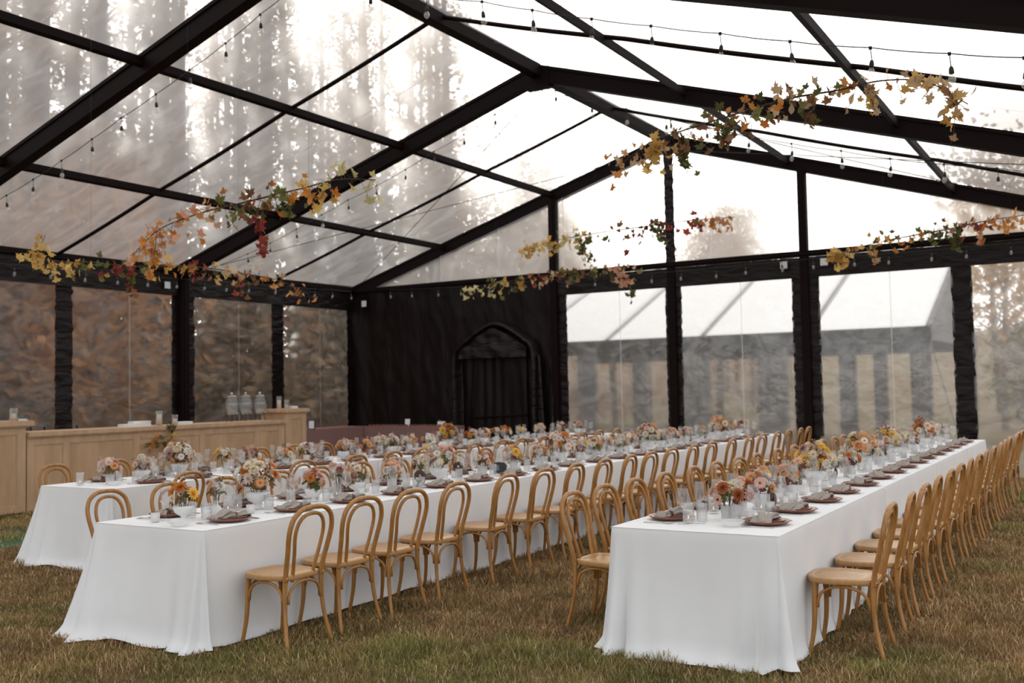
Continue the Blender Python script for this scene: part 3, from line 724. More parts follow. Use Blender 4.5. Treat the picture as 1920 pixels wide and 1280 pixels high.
# ------------------------------------------------------------------ flowers
def petal(b,ang,tilt,r0,L,W,cup,mi=0,tw=0,rows=4,z0=0):
    # a petal leaving the axis at radius r0, tilt above horizontal, curling
    P=[]; ca,sa=math.cos(ang),math.sin(ang)
    ws=[.32,.9,1.0,.22] if rows==4 else [.4,1.0,.15]
    R,Z=r0,z0; t=tilt
    for i in range(rows):
        w=W*ws[i]; row=[]
        for j in (-1,0,1):
            lift=cup*w*(abs(j)-.4)
            x=R-lift*math.sin(t); z=Z+lift*math.cos(t)
            y=j*w
            row.append((x*ca-y*sa,x*sa+y*ca,z))
        P.append(row)
        R+=L/(rows-1)*math.cos(t); Z+=L/(rows-1)*math.sin(t); t+=tw
    b.grid(P,mi)
def bloom_meshes():
    rg=random.Random(3); B={}
    b=MB()
    for i in range(6):
        n=[5,7,9,10,11,12][i]; tl=[1.35,1.05,.72,.42,.12,-.2][i]; L=[.38,.55,.72,.85,.95,1.0][i]
        for k in range(n): petal(b,2*PI*(k+.5*(i%2))/n+rg.uniform(-.06,.06),tl+rg.uniform(-.06,.06),.05,L,.17,.5,tw=-.05,rows=3 if i<2 else 4)
    B['dahlia']=b
    b=MB()
    for i in range(6):
        n=[3,4,5,6,7,8][i]; tl=[1.5,1.42,1.3,1.1,.8,.35][i]; r=[.02,.10,.19,.28,.36,.42][i]; L=[.5,.55,.58,.6,.62,.6][i]
        for k in range(n): petal(b,2*PI*(k+.5*(i%2))/n+rg.uniform(-.1,.1),tl,r,L,.30,.9,tw=.22 if i<5 else -.05)
    B['rose']=b
    b=MB()
    for i in range(2):
        for k in range(15): petal(b,2*PI*(k+.5*i)/15+rg.uniform(-.05,.05),.28-.22*i,.15,.85,.12,.4,tw=-.08)
    b.lathe([(.20,.02),(.18,.10),(.12,.15),(0,.17)],12,1); B['daisy']=b
    b=MB()
    for i in range(5):
        n=[10,14,18,20,20][i]; tl=[1.3,.95,.6,.25,-.1][i]
        for k in range(n): petal(b,2*PI*(k+.5*(i%2))/n+rg.uniform(-.1,.1),tl+rg.uniform(-.1,.1),.04,[.5,.7,.85,.95,1][i],.055,.5,tw=.03,rows=3)
    B['mum']=b
    b=MB()
    for i in range(2):
        for k in range(6): petal(b,2*PI*(k+.5*i)/6,.35-.25*i,.1,.9,.34,.35,tw=-.04)
    b.lathe([(.2,.08),(.17,.2),(.08,.25),(0,.26)],12,2); B['anemone']=b
    return {k:b.mesh('bloom',[M['petal'],M['seedhead'],M['blackeye']]) for k,b in B.items()}
BL=bloom_meshes()
def leaf_meshes():
    out={}
    half=[(.02,-.30),(.20,-.37),(.46,-.30),(.38,-.15),(.64,-.02),(.80,.14),(.52,.17),(.57,.38),(.34,.27),(.23,.34),(.27,.64),(.14,.57),(0,.97)]
    ol=half+[(-x,y) for x,y in half[-2::-1]]
    for v in range(3):
        vs=[(0,.02,.0)]+[(x,y,-.22*x*x*(1+v*.6)-.16*(y-.1)**2*(1-v*.6)+.05*math.sin(x*9+v)) for x,y in ol]
        fs=[(0,i+1,(i+1)%len(ol)+1) for i in range(len(ol))]
        out['maple%d'%v]=MB().add(vs,fs).add([(.012,-.33,-.02),(-.012,-.33,-.02),(-.008,-.85,.06),(.008,-.85,.06)],[(0,1,2,3)]).mesh('leaf',M['leaf'])
    P=[[(w*j,y,-.25*y*y+.12*abs(j)*w) for j in (-1,0,1)] for y,w in ((-.5,.02),(-.3,.2),(0,.33),(.3,.26),(.5,.12),(.72,.01))]
    out['oval']=MB().grid(P).mesh('leaf',M['leaf'])
    b=MB(); rg=random.Random(9)
    for k in range(26):   # pampas plume
        t=k/26; a=k*2.4; r=.20*math.sin(PI*(.15+.8*t)); z=.45+.55*t
        b.add([(0,0,z-.1),(.012,0,z-.1),(r*math.cos(a),r*math.sin(a),z+.14)],[(0,1,2)]); b.add([(0,0,z-.06),(0,.012,z-.06),(r*.7*math.cos(a+1),r*.7*math.sin(a+1),z+.18)],[(0,1,2)])
    b.tube([(0,0,0),(0,0,1)],.010,4); out['plume']=b.mesh('plume',M['leaf'])
    b=MB(); b.tube([(0,0,0),(.04,0,.5),(0,.03,1)],.012,4)
    for k in range(14):
        a=k*2.4; z=.35+.65*k/14; c=(.10*math.cos(a),.10*math.sin(a),z); b.lathe([(0,-.045),(.04,-.02),(.045,.02),(0,.05)],6,0,c)
    out['sprig']=b.mesh('berry_sprig',M['leaf']); return out
LV=leaf_meshes()
def vase_meshes():
    V={}
    V['bowl']=(MB().lathe([(0,0),(.038,0),(.036,.006),(.018,.018),(.020,.03),(.058,.055),(.072,.085),(.074,.105),(.070,.105),(.066,.085),(.05,.06),(0,.045)],24).mesh('vase',M['white_ceramic']),.10,'white bowl')
    V['bud']=(MB().lathe([(0,0),(.033,0),(.043,.02),(.045,.045),(.036,.07),(.017,.09),(.016,.115),(.020,.122),(.015,.122),(.012,.10),(0,.09)],20).mesh('vase',M['white_ceramic']),.12,'bud vase')
    V['ribbed']=(MB().lathe([(0,0),(.036,0),(.042,.006),(.046,.095),(.043,.095),(.039,.012),(0,.01)],30,rib=.04).mesh('vase',M['frosted']),.09,'frosted vase')
    V['bottle']=(MB().lathe([(0,0),(.03,0),(.034,.01),(.034,.07),(.014,.10),(.013,.13),(.016,.134),(.011,.132),(.010,.10),(.029,.068),(.028,.01),(0,.008)],18).mesh('vase',M['glass']),.13,'glass bottle')
    V['pot']=(MB().lathe([(0,0),(.04,0),(.055,.075),(.058,.078),(.058,.092),(.052,.092),(.048,.07),(0,.06)],22).mesh('vase',M['rust_pot']),.09,'rust pot')
    return V
VS=vase_meshes()
COL={'cream':(.88,.78,.60),'white':(.90,.86,.79),'peach':(.88,.60,.42),'apricot':(.88,.50,.24),'orange':(.72,.28,.06),'rust':(.48,.15,.06),'yellow':(.88,.58,.13),'pink':(.78,.48,.40),'blush':(.87,.69,.60),'mauve':(.50,.28,.25)}
LCOL=[(.10,.13,.035),(.15,.16,.05),(.09,.05,.025),(.20,.10,.03),(.16,.045,.03),(.12,.12,.05)]
def orient(d,roll): 
    q=Vector(d).to_track_quat('Z','Y'); return (q.to_matrix()@Matrix.Rotation(roll,3,'Z')).to_euler()
def arrangement(x,y,size,table,k,rg,look=None):
    vk={'big':'bowl','mid':rg.choice(['bowl','ribbed','pot' if table=='left' else 'ribbed','bowl']),'small':rg.choice(['bud','bottle','ribbed','bud'])}[size]
    pal=look or rg.choice([['peach','cream','rust'],['white','orange','peach'],['cream','blush','yellow'],['apricot','white','pink'],['peach','yellow','cream'],['blush','orange','mauve'],['white','cream','peach'],['pink','rust','cream']])
    me,h,vn=VS[vk]
    nm={'big':'full','mid':'rounded','small':'slender'}[size]
    root=thing('flower_arrangement',f'{nm} arrangement of {pal[0]} and {pal[1]} blooms in {vn}, {ordw(k)} from near end, {TN[table]}','flowers',(x,y,ZS),rg.uniform(0,6),f'flower arrangements on the {TN[table]}')
    sc={'big':1.25,'mid':1.0,'small':.95}[size]; link('vase',me,root,None,None,sc); h*=sc
    n,R,up={'big':(17,.145,.075),'mid':(8,.085,.055),'small':(4,.055,.075)}[size]
    for i in range(n):
        th=math.acos(1-(i+.5)/n*(1.12 if size!='small' else .8)); ph=i*2.39996+rg.uniform(-.3,.3)
        d=Vector((math.sin(th)*math.cos(ph),math.sin(th)*math.sin(ph),math.cos(th)))
        p=Vector((d.x*R,d.y*R,h+up+d.z*R*1.05))*1
        p+=d*rg.uniform(-.015,.025)
        c=COL[pal[[0,0,1,0,2,1,0][i%7]] if rg.random()<.70 else rg.choice(['cream','white','peach','blush','apricot','cream','pink','mauve'])]
        kv=rg.uniform(.86,1.08); c=[min(1,v*kv) for v in c]
        kd=rg.choices(['dahlia','rose','daisy','mum','anemone'],[6,5,.5,4,.4])[0]
        if kd in ('daisy','anemone') and c[2]<.3: kd='dahlia'
        r=rg.uniform(.034,.052)*(1.08 if size=='big' else .95)
        o=link('bloom',BL[kd],root,p,orient(d,rg.uniform(0,6)),r); o.color=(*c,1)
    b=MB()
    for i in range(5): 
        a=i*1.3; b.tube([(0.008*math.cos(a),.008*math.sin(a),h*.4),(R*.5*math.cos(a),R*.5*math.sin(a),h+up)],.003,4)
    link('stems',b.mesh('stems',M['green_leaf']),root)
    nl={'big':16,'mid':8,'small':5}[size]
    for i in range(nl):
        ph=i*2.4+rg.uniform(-.4,.4); th=rg.uniform(.9,1.9)
        d=Vector((math.sin(th)*math.cos(ph),math.sin(th)*math.sin(ph),math.cos(th)))
        p=Vector((d.x*R*.95,d.y*R*.95,h+up*.7+d.z*R*.7)); p.z=max(p.z,h*.75)
        dd=(d+Vector((0,0,rg.uniform(-.2,.9)))).normalized()
        o=link('leaf',LV[rg.choice(['oval','oval','maple0','maple1'])],root,p,orient(dd,rg.uniform(0,6)),rg.uniform(.04,.075)); o.color=(*rg.choice(LCOL),1)
    for i in range({'big':4,'mid':2,'small':1}[size]):
        ph=rg.uniform(0,6.28); th=rg.uniform(.1,.8); d=Vector((math.sin(th)*math.cos(ph),math.sin(th)*math.sin(ph),math.cos(th)))
        kd=rg.choice(['plume','sprig']); o=link('plume' if kd=='plume' else 'berry_sprig',LV[kd],root,(0,0,h+up*.4),orient(d,0),rg.uniform(.16,.22)*(1.25 if size=='big' else .85))
        o.color=(*( (.70,.55,.44) if kd=='plume' else rg.choice([(.40,.12,.07),(.45,.22,.15),(.2,.12,.06)])),1)
FL={'middle':[(-13.95,'mid',['orange','pink','yellow']),(-13.70,'small',['mauve','white','rust']),(-13.21,'big',['cream','orange','blush']),(-12.65,'mid',['peach','blush','orange']),(-12.37,'small',['blush','mauve','cream']),(-12.07,'mid',['white','orange','cream']),(-11.6,'mid',['peach','orange','pink']),(-11.25,'small',None),(-10.82,'big',['white','pink','yellow']),(-10.12,'mid',['peach','orange','cream']),(-9.45,'mid',['yellow','peach','pink']),(-8.92,'mid',None),(-8.32,'big',['blush','orange','cream']),(-7.81,'small',None),(-7.43,'mid',['apricot','cream','peach']),(-7.12,'small',None),(-6.78,'mid',['blush','cream','pink']),(-6.4,'small',None),(-5.9,'big',['cream','apricot','pink']),(-5.4,'mid',None),(-4.95,'mid',['peach','pink','cream']),(-4.45,'mid',None),(-3.82,'small',None),(-3.03,'big',['apricot','cream','orange']),(-2.43,'mid',None),(-1.79,'mid',None)],
 'right':[(-12.50,'mid',['cream','rust','apricot']),(-12.24,'mid',['peach','rust','orange']),(-11.84,'mid',['apricot','white','rust']),(-11.48,'small',['white','yellow','cream']),(-11.02,'mid',['peach','apricot','orange']),(-10.55,'small',None),(-10.08,'big',['cream','yellow','peach']),(-9.55,'mid',['peach','orange','white']),(-9.12,'mid',['cream','orange','white']),(-8.3,'big',['apricot','cream','yellow']),(-7.6,'mid',None),(-6.9,'big',['yellow','cream','peach']),(-6.2,'mid',None),(-5.62,'mid',['peach','cream','apricot']),(-4.65,'big',['orange','apricot','cream']),(-3.6,'mid',None),(-2.9,'mid',['cream','apricot','white'])],
 'left':[(-12.17,'mid',['blush','yellow','pink']),(-11.76,'mid',['cream','white','peach']),(-11.26,'big',['white','peach','yellow']),(-10.69,'small',['white','yellow','cream']),(-10.22,'mid',['white','yellow','mauve']),(-9.71,'mid',['cream','orange','apricot']),(-9.25,'mid',['white','cream','apricot']),(-8.61,'mid',['peach','blush','orange']),(-8.19,'mid',['yellow','apricot','orange']),(-7.88,'small',None),(-7.5,'mid',['white','cream','rust']),(-7.1,'mid',['peach','orange','apricot']),(-6.62,'mid',None),(-6.15,'big',['yellow','rust','peach']),(-5.65,'mid',None),(-5.2,'mid',['cream','peach','blush']),(-4.8,'small',None),(-4.4,'mid',['orange','yellow','cream']),(-3.9,'small',None),(-3.3,'mid',['peach','yellow','orange']),(-2.59,'mid',['blush','yellow','cream']),(-1.8,'mid',None)]}
CXT={'middle':10.07,'right':13.44,'left':6.95}
for T,L in FL.items():
    rg=random.Random({'middle':11,'right':22,'left':33}[T])
    for k,(y,sz,look) in enumerate(L): arrangement(CXT[T]+rg.uniform(-.05,.05),y,sz,T,k+1,rg,look)

# ------------------------------------------------------------------ candles, dishes, table numbers
cup_me=MB().lathe([(0,0),(.034,0),(.036,.004),(.038,.125),(.036,.125),(.033,.012),(0,.010)],28,rib=.035).mesh('glass_cup',M['ribbed'])
vot_me=MB().lathe([(0,0),(.026,0),(.029,.004),(.032,.062),(.030,.062),(.026,.010),(0,.008)],20).mesh('glass_cup',M['frosted'])
tea_me=MB().lathe([(0,.011),(.019,.011),(.019,.028),(.006,.026),(0,.026)],14).mesh('candle',M['wax'])
fm=bpy.data.materials.new('flame'); fm.use_nodes=True; fb=fm.node_tree.nodes['Principled BSDF']; fb.inputs['Emission Color'].default_value=(1,.62,.32,1); fb.inputs['Emission Strength'].default_value=1.5; fm.cycles.emission_sampling='NONE'
flame_me=MB().lathe([(0,0),(.0035,.006),(.003,.012),(0,.022)],6).mesh('flame',fm)
dish_me=MB().lathe([(0,0),(.042,0),(.046,.004),(.078,.034),(.080,.036),(.076,.036),(.045,.008),(0,.006)],26).mesh('glass_dish',M['frosted'])
for T,(x0,x1,y0,y1) in TABLES.items():
    rg=random.Random(len(T)*7); fy=[f[0] for f in FL[T]]; ci=0; di=0
    ys=sorted((a+b)/2 for a,b in zip(fy[:-1],fy[1:]))
    if T=='right': spots=[(13.30,-12.72,'tall'),(13.62,-12.47,'low'),(13.28,-12.2,'tall')]
    elif T=='middle': spots=[(9.93,-14.08,'low'),(10.2,-13.45,'low')]
    else: spots=[(6.8,-12.4,'tall')]
    for y in ys[1:]:
        spots.append((CXT[T]+rg.choice((-1,1))*rg.uniform(.07,.13),y+rg.uniform(-.05,.05),rg.choice(['tall','low'])))
        if rg.random()<.5: spots.append((CXT[T]+rg.uniform(-.16,.16),y+rg.uniform(.08,.14),rg.choice(['tall','low'])))
    for x,y,kd in sorted(spots,key=lambda q:q[1]):
        ci+=1; a='tall ribbed glass candle holder' if kd=='tall' else 'low frosted votive candle cup'
        t=thing('candle_holder',f'{ordw(ci)} candle from near end of {TN[T]}, a {a}','candle',(x,y,ZS),0,f'candles on the {TN[T]}')
        link('glass_cup',cup_me if kd=='tall' else vot_me,t); c=link('candle',tea_me,t); link('flame',flame_me,c,(0,0,.026))
    ds=[(CXT[T]+(.16 if T=='right' else .2 if T=='middle' else 0.2),y0+.30 if T!='middle' else y0+.10)]+[(CXT[T]+rg.choice((-1,1))*.17,y) for y in ys[3::4]]
    for x,y in ds:
        di+=1; tag(link('glass_dish',dish_me,None,(x,y,ZS)),f'{ordw(di)} shallow frosted glass dish from near end of {TN[T]}','dish',f'glass dishes on the {TN[T]}')
def numeral(ch,x,y,rz,lab,size=.20):
    cu=bpy.data.curves.new('table_number','FONT'); cu.body=ch; cu.size=size; cu.extrude=.012; cu.offset=.010; cu.align_x='CENTER'; cu.resolution_u=5
    tmp=bpy.data.objects.new('tmp',cu); col.objects.link(tmp); me=bpy.data.meshes.new_from_object(tmp.evaluated_get(bpy.context.evaluated_depsgraph_get())); bpy.data.objects.remove(tmp)
    me.materials.clear(); me.materials.append(M['number']); o=link('table_number',me,None,(x,y,ZS+.006),(PI/2,0,rz)); tag(o,lab,'table number')
numeral('9',10.22,-11.38,.35,'dark brown wooden number 9 standing beside the eighth bouquet of the middle table')
numeral('8',9.95,-10.36,.45,'dark brown wooden number 8 standing behind the full pink bouquet on the middle table')
numeral('6',13.52,-11.66,1.35,'dark wooden table number, nearer of two, seen edge-on on the right table')
numeral('6',13.40,-9.30,1.35,'dark wooden table number, farther of two, seen edge-on on the right table')
t=thing('folded_card','black folded house-shaped card with a grey print on the middle table','card',(10.14,-9.86,ZS),.5)
b=MB(); b.hexa([(-.07,0,0),(0,-.03,0),(0,-.026,0),(-.07,.004,0),(-.07,0,.115),(0,-.03,.115),(0,-.026,.115),(-.07,.004,.115)])
b.add([(0,-.03,0),(.065,0,0),(.065,0,.085),(.035,-.014,.115),(0,-.03,.115)],[(0,1,2,3,4)]); link('card',b.mesh('card',M['dark_card'],False),t)
b=MB(); b.add([(-.062,-.006,.03),(-.01,-.0285,.03),(-.01,-.0285,.09),(-.062,-.006,.09)],[(0,1,2,3)]); link('print',b.mesh('print',M['photo_print'],False),t)

# ------------------------------------------------------------------ hanging leaf garlands
YEL=[(.70,.44,.12),(.76,.52,.19),(.62,.36,.09)]; ORA=[(.66,.26,.05),(.72,.33,.09),(.58,.20,.04)]; GRN=[(.13,.15,.04),(.20,.20,.06),(.09,.09,.03)]; RED=[(.30,.04,.03),(.22,.035,.03),(.36,.07,.04)]; TAN=[(.62,.44,.26),(.70,.52,.33),(.55,.34,.18)]; PAL=[(.74,.62,.28),(.66,.58,.28)]; PNK=[(.70,.36,.22),(.72,.42,.28)]; BRN=[(.26,.12,.05),(.33,.17,.08),(.20,.09,.04)]
def garland(label,pts,zones,size,spread,n,tails=(),wires=(.25,.75),seed=1,down=.65,group='autumn leaf garlands'):
    rg=random.Random(seed); pts=[Vector(p) for p in pts]
    root=thing('leaf_garland',label,'garland',pts[0],0,None); o0=pts[0]
    sp=smooth_pts(pts,6); b=MB(); rel=[p-o0 for p in sp]; m=len(sp)
    b.tube(rel,[.009-.005*abs(2*i/m-1) for i in range(m)],6)
    runs=[(rel,zones,n,spread)]
    for tp,tz,tn,ts in tails:
        q=[Vector(p)-o0 for p in tp]; qs=smooth_pts(q,6); b.tube(qs,.0035,5); runs.append((qs,tz,tn,ts))
    leaves=[]
    for rl,zn,nn,spd in runs:
        for i in range(int(nn*1.25)):
            t=(i+rg.random())/(nn*1.25); p=rl[min(int(t*(len(rl)-1)),len(rl)-1)]
            z=None
            for (a,c,cols,dens) in zn:
                if a<=t<c: z=(cols,dens)
            if z is None or rg.random()>z[1]: continue
            off=Vector((rg.gauss(0,.55),rg.gauss(0,.55),rg.gauss(-.35*down*2,.6)))*spd
            lp=p+off; c=rg.choice(z[0]); leaves.append((lp,c))
            if rg.random()<.55:
                mid=(p+lp)/2+Vector((0,0,.02)); b.tube([p,mid,lp],.0022,3,cap=False)
    link('branch',b.mesh('branch',M['twig']),root)
    for lp,c in leaves:
        r=size*1.3*rg.uniform(.6,1.2); e=(rg.uniform(.6,2.5),rg.uniform(-.8,.8),rg.uniform(0,6.28))
        o=link('leaf',LV['maple%d'%rg.randrange(3)] if rg.random()<.86 else LV['oval'],root,lp,e,r); v=rg.uniform(.75,1.2); o.color=(c[0]*v,c[1]*v,c[2]*v,1)
    for w in wires:
        p=sp[int(w*(m-1))]; zt=roofz(min(max(p.x,0),XE))-.1; bb=MB(); bb.tube([p-o0,Vector((p.x,p.y,zt))-o0],.0010,4); link('hanging_wire',bb.mesh('hanging_wire',M['iron']),root)
G=garland
G('long autumn branch of orange, green and gold leaves over the bar-side and middle tables',[(6.45,-11.5,3.18),(6.9,-11.5,3.43),(7.55,-11.5,3.54),(8.02,-11.5,3.57),(8.47,-11.5,3.60),(8.95,-11.5,3.63),(9.4,-11.5,3.66),(9.85,-11.5,3.60)],
  [(0,.18,PNK+ORA,.9),(.18,.38,ORA+PNK,1),(.36,.5,GRN+BRN,1),(.5,.62,BRN+ORA,.8),(.6,.70,GRN,.8),(.68,.84,ORA+YEL,1),(.84,1,PAL,.55)],.060,.15,150,
  tails=[([(8.25,-11.5,3.56),(8.36,-11.5,3.35),(8.44,-11.5,3.0)],[(0,.4,GRN,.8),(.4,1,RED,1)],34,.06),([(8.75,-11.5,3.6),(8.78,-11.5,3.4)],[(0,1,GRN,1)],12,.06),([(6.85,-11.5,3.4),(6.8,-11.5,3.05)],[(0,1,PNK+ORA,1)],14,.09)],seed=4)
G('low gold and maroon leaf garland strung before the left wall beam',[(5.8,-12.3,3.18),(5.8,-11.94,3.13),(5.8,-11.54,3.16),(5.8,-11.0,3.16),(5.8,-10.4,3.22),(5.8,-9.9,3.25),(5.8,-9.3,3.24),(5.8,-8.6,3.2),(5.8,-7.95,3.05)],
  [(0,.2,YEL,1),(.2,.3,GRN+YEL,.9),(.3,.36,RED,1),(.36,.42,GRN,1),(.42,.58,YEL+ORA,1),(.56,.66,RED+BRN,1),(.66,.8,YEL+GRN+TAN,1),(.8,1,TAN+ORA+BRN,.9)],.058,.11,150,
  tails=[([(5.8,-10.98,3.15),(5.8,-11.0,2.85)],[(0,1,RED+BRN,1)],16,.06),([(5.8,-9.25,3.2),(5.8,-9.28,2.9)],[(0,1,RED+BRN,.9)],14,.07),([(5.8,-12.2,3.2),(5.8,-12.1,3.4)],[(0,1,YEL,1)],8,.10)],seed=5)
G('high maple branch of gold, bronze and tan leaves above the right table',[(11.68,-10.2,3.70),(12.05,-10.2,3.90),(12.35,-10.2,3.96),(12.75,-10.2,4.02),(13.1,-10.2,4.07),(13.4,-10.2,4.10),(13.75,-10.2,4.10),(14.1,-10.2,4.12),(14.45,-10.2,4.05),(14.75,-10.2,3.82)],
  [(0,.12,ORA+TAN,1),(.1,.24,YEL+TAN,1),(.22,.34,BRN+GRN,1),(.34,.50,ORA+GRN+BRN,.9),(.5,.66,BRN+TAN+GRN,1),(.66,.86,TAN+ORA,.35),(.84,1,YEL+TAN,.8)],.060,.13,150,
  tails=[([(12.1,-10.2,3.88),(12.12,-10.2,3.68)],[(0,1,YEL,1)],22,.08),([(12.35,-10.2,3.9),(12.4,-10.2,3.62)],[(0,1,BRN+GRN,1)],20,.06),([(12.8,-10.2,4.0),(12.78,-10.2,3.76)],[(0,1,GRN+BRN,1)],20,.07),([(13.45,-10.2,4.05),(13.55,-10.2,3.82)],[(0,1,GRN+BRN,1)],14,.05),([(14.0,-10.2,4.1),(14.05,-10.2,3.86)],[(0,1,TAN+YEL,.9)],14,.07),([(14.62,-10.2,3.95),(14.68,-10.2,3.72)],[(0,1,TAN+YEL,1)],18,.07)],seed=6)
G('thin branch of pale yellow and dark red leaves before the gable posts',[(7.35,-4.5,3.92),(8.0,-4.5,4.03),(8.72,-4.5,4.08),(9.45,-4.5,4.10),(9.95,-4.5,4.12),(10.4,-4.5,4.12),(10.95,-4.5,4.10)],
  [(0,.32,PAL+YEL,1),(.3,.38,GRN,.8),(.4,.5,BRN+RED,.7),(.48,.68,RED+GRN,.9),(.75,.86,RED+BRN,.9),(.86,1,PNK+ORA,1)],.070,.12,140,
  tails=[([(8.35,-4.5,4.05),(8.5,-4.5,3.75),(8.62,-4.5,3.55)],[(0,1,GRN+PAL,.9)],22,.08),([(9.2,-4.5,4.08),(9.22,-4.5,3.7)],[(.85,1,RED,1)],9,.04),([(9.7,-4.5,4.1),(9.85,-4.5,3.85)],[(0,1,GRN,1)],14,.07)],seed=7,wires=(.15,.85))
G('low mixed leaf garland along the gable beam above the black drop',[(5.6,-3.5,3.40),(6.2,-3.5,3.53),(6.97,-3.5,3.59),(7.6,-3.5,3.62),(8.21,-3.5,3.64),(8.9,-3.5,3.66)],
  [(0,.25,PAL,.8),(.2,.4,GRN+YEL,1),(.38,.62,ORA+RED+TAN,1),(.6,.8,GRN+BRN,1),(.8,1,GRN+PNK,.7)],.066,.12,130,
  tails=[([(8.55,-3.5,3.66),(8.7,-3.5,3.45),(8.85,-3.5,3.15)],[(0,.75,PNK,1),(.75,1,GRN,.6)],34,.10)],seed=8,wires=(.2,.8))
G('leaf garland of yellow and green sprigs before the right end of gable beam',[(12.38,-5,3.33),(12.87,-5,3.45),(13.4,-5,3.52),(13.92,-5,3.57),(14.35,-5,3.63),(14.85,-5,3.66)],
  [(0,.16,YEL,1),(.14,.5,YEL+GRN+ORA,.7),(.5,.66,GRN,1),(.64,.86,RED+BRN+PNK,.7),(.84,1,PNK+ORA,.9)],.060,.10,120,
  tails=[([(12.55,-5,3.4),(12.6,-5,3.24)],[(0,1,YEL,1)],16,.08),([(12.98,-5,3.46),(13.0,-5,3.2)],[(.3,1,TAN+ORA,1)],8,.06),([(14.0,-5,3.56),(14.02,-5,3.36)],[(0,1,GRN,1)],18,.08),([(14.28,-5,3.6),(14.32,-5,3.34)],[(0,1,PNK+ORA,.9)],9,.06)],seed=9,wires=(.3,.9))
G('fading autumn leaf spray hanging down the bar front',[(2.31,-7.40,1.17),(2.33,-7.40,1.0),(2.34,-7.6,.88),(2.34,-8.0,.88)],[(0,.3,GRN,.25),(.3,1,BRN+ORA+YEL+GRN,.9)],.06,.12,46,wires=(),seed=10,down=.3)

# ------------------------------------------------------------------ string lights
sock_me=MB().lathe([(0,0),(.008,-.004),(.014,-.012),(.019,-.030),(.020,-.062),(.015,-.066),(0,-.066)],10).mesh('bulb_socket',M['iron'])
bulb_me=MB().lathe([(.012,-.064),(.024,-.085),(.029,-.105),(.026,-.128),(.012,-.142),(0,-.145)],10).mesh('bulb',M['bulb'])
def string_light(label,P,drop=.10,ends=()):
    P=[Vector(p) for p in P]; o0=P[0]; root=thing('string_light',label,'string light',o0)
    allp=([Vector(ends[0])] if ends else [])+P+([Vector(ends[1])] if ends else [])
    cp=[]
    for a,c in zip(allp[:-1],allp[1:]):
        L=(c-a).length
        for k in range(4):
            t=k/4; q=a.lerp(c,t)-o0; q.z-=.05*L*t*(1-t)*1.2; cp.append(q)
    cp.append(allp[-1]-o0)
    b=MB(); b.tube(cp,.0048,5)
    for p in P: 
        q=p-o0; b.tube([q,q+Vector((.008,0,-drop))],.0035,4); b.box(q.x-.012,q.x+.012,q.y-.008,q.y+.008,q.z-.015,q.z+.010)
    link('cord',b.mesh('cord',M['iron']),root)
    for p in P:
        s_=link('bulb_socket',sock_me,root,p-o0+Vector((.008,0,-drop)),(rng.uniform(-.12,.12),rng.uniform(-.12,.12),0)); link('bulb',bulb_me,s_)
YS=-10.36
string_light('string of clear bulbs under the left slope of the nearest rafter',[(x,YS,z) for x,z in ((1.6,4.33),(2.36,4.5),(2.97,4.65),(3.59,4.83),(4.23,5.03),(4.81,5.22),(5.47,5.42),(6.08,5.62),(6.7,5.83),(7.27,6.06))],ends=((.2,YS+.1,4.1),(8.1,YS,6.38)))
string_light('string of clear bulbs under the right slope of the nearest rafter',[(x,YS,z) for x,z in ((8.9,6.0),(9.64,5.76),(10.33,5.55),(10.91,5.34),(11.55,5.12),(12.15,4.93),(12.8,4.73),(13.41,4.54),(14.06,4.36),(14.65,4.2),(15.17,4.07))],ends=((8.12,YS,6.38),(16.0,YS,3.95)))
string_light('string of small clear bulbs under the left slope of the second rafter',[(x,-5.03,z) for x,z in ((1.62,4.30),(2.2,4.45),(2.86,4.65),(3.47,4.85),(4.09,5.05),(4.73,5.23),(5.36,5.43),(5.96,5.66),(6.57,5.86),(7.18,6.10))],ends=((.2,-5.0,4.05),(8.0,-5.03,6.36)))
string_light('string of small clear bulbs under the right slope of the second rafter',[(x,-5.03,z) for x,z in ((8.3,6.30),(8.92,6.02),(9.5,5.82),(10.13,5.58),(10.75,5.36),(11.36,5.14),(11.96,4.94),(12.62,4.75),(13.24,4.56),(13.89,4.40),(14.5,4.27))],ends=((8.14,-5.03,6.36),(15.9,-5.0,3.95)))
string_light('string of bulbs along the left wall beam',[(.17,y,z) for y,z in ((-10.2,3.83),(-9.5,3.84),(-8.83,3.85),(-8.15,3.86),(-7.5,3.86),(-6.83,3.87),(-6.17,3.88),(-5.48,3.90),(-4.8,3.92),(-4.2,3.94),(-3.6,3.96),(-2.82,3.98),(-2.2,3.99),(-1.55,4.0),(-.96,4.02),(-.3,4.03))],drop=.06)
string_light('string of bulbs along the gable beam',[(x,-.19,z) for x,z in ((1.26,4.0),(1.87,3.98),(2.62,3.96),(3.22,3.94),(3.97,3.94),(4.54,3.94),(5.22,3.94),(5.9,3.93),(6.54,3.92),(7.11,3.91),(7.8,3.90),(8.42,3.90),(9.13,3.90),(9.71,3.92),(10.4,3.92),(10.98,3.93),(11.7,3.92),(12.3,3.91),(13.0,3.91),(13.56,3.91),(14.23,3.92),(14.9,3.93))],drop=.06)

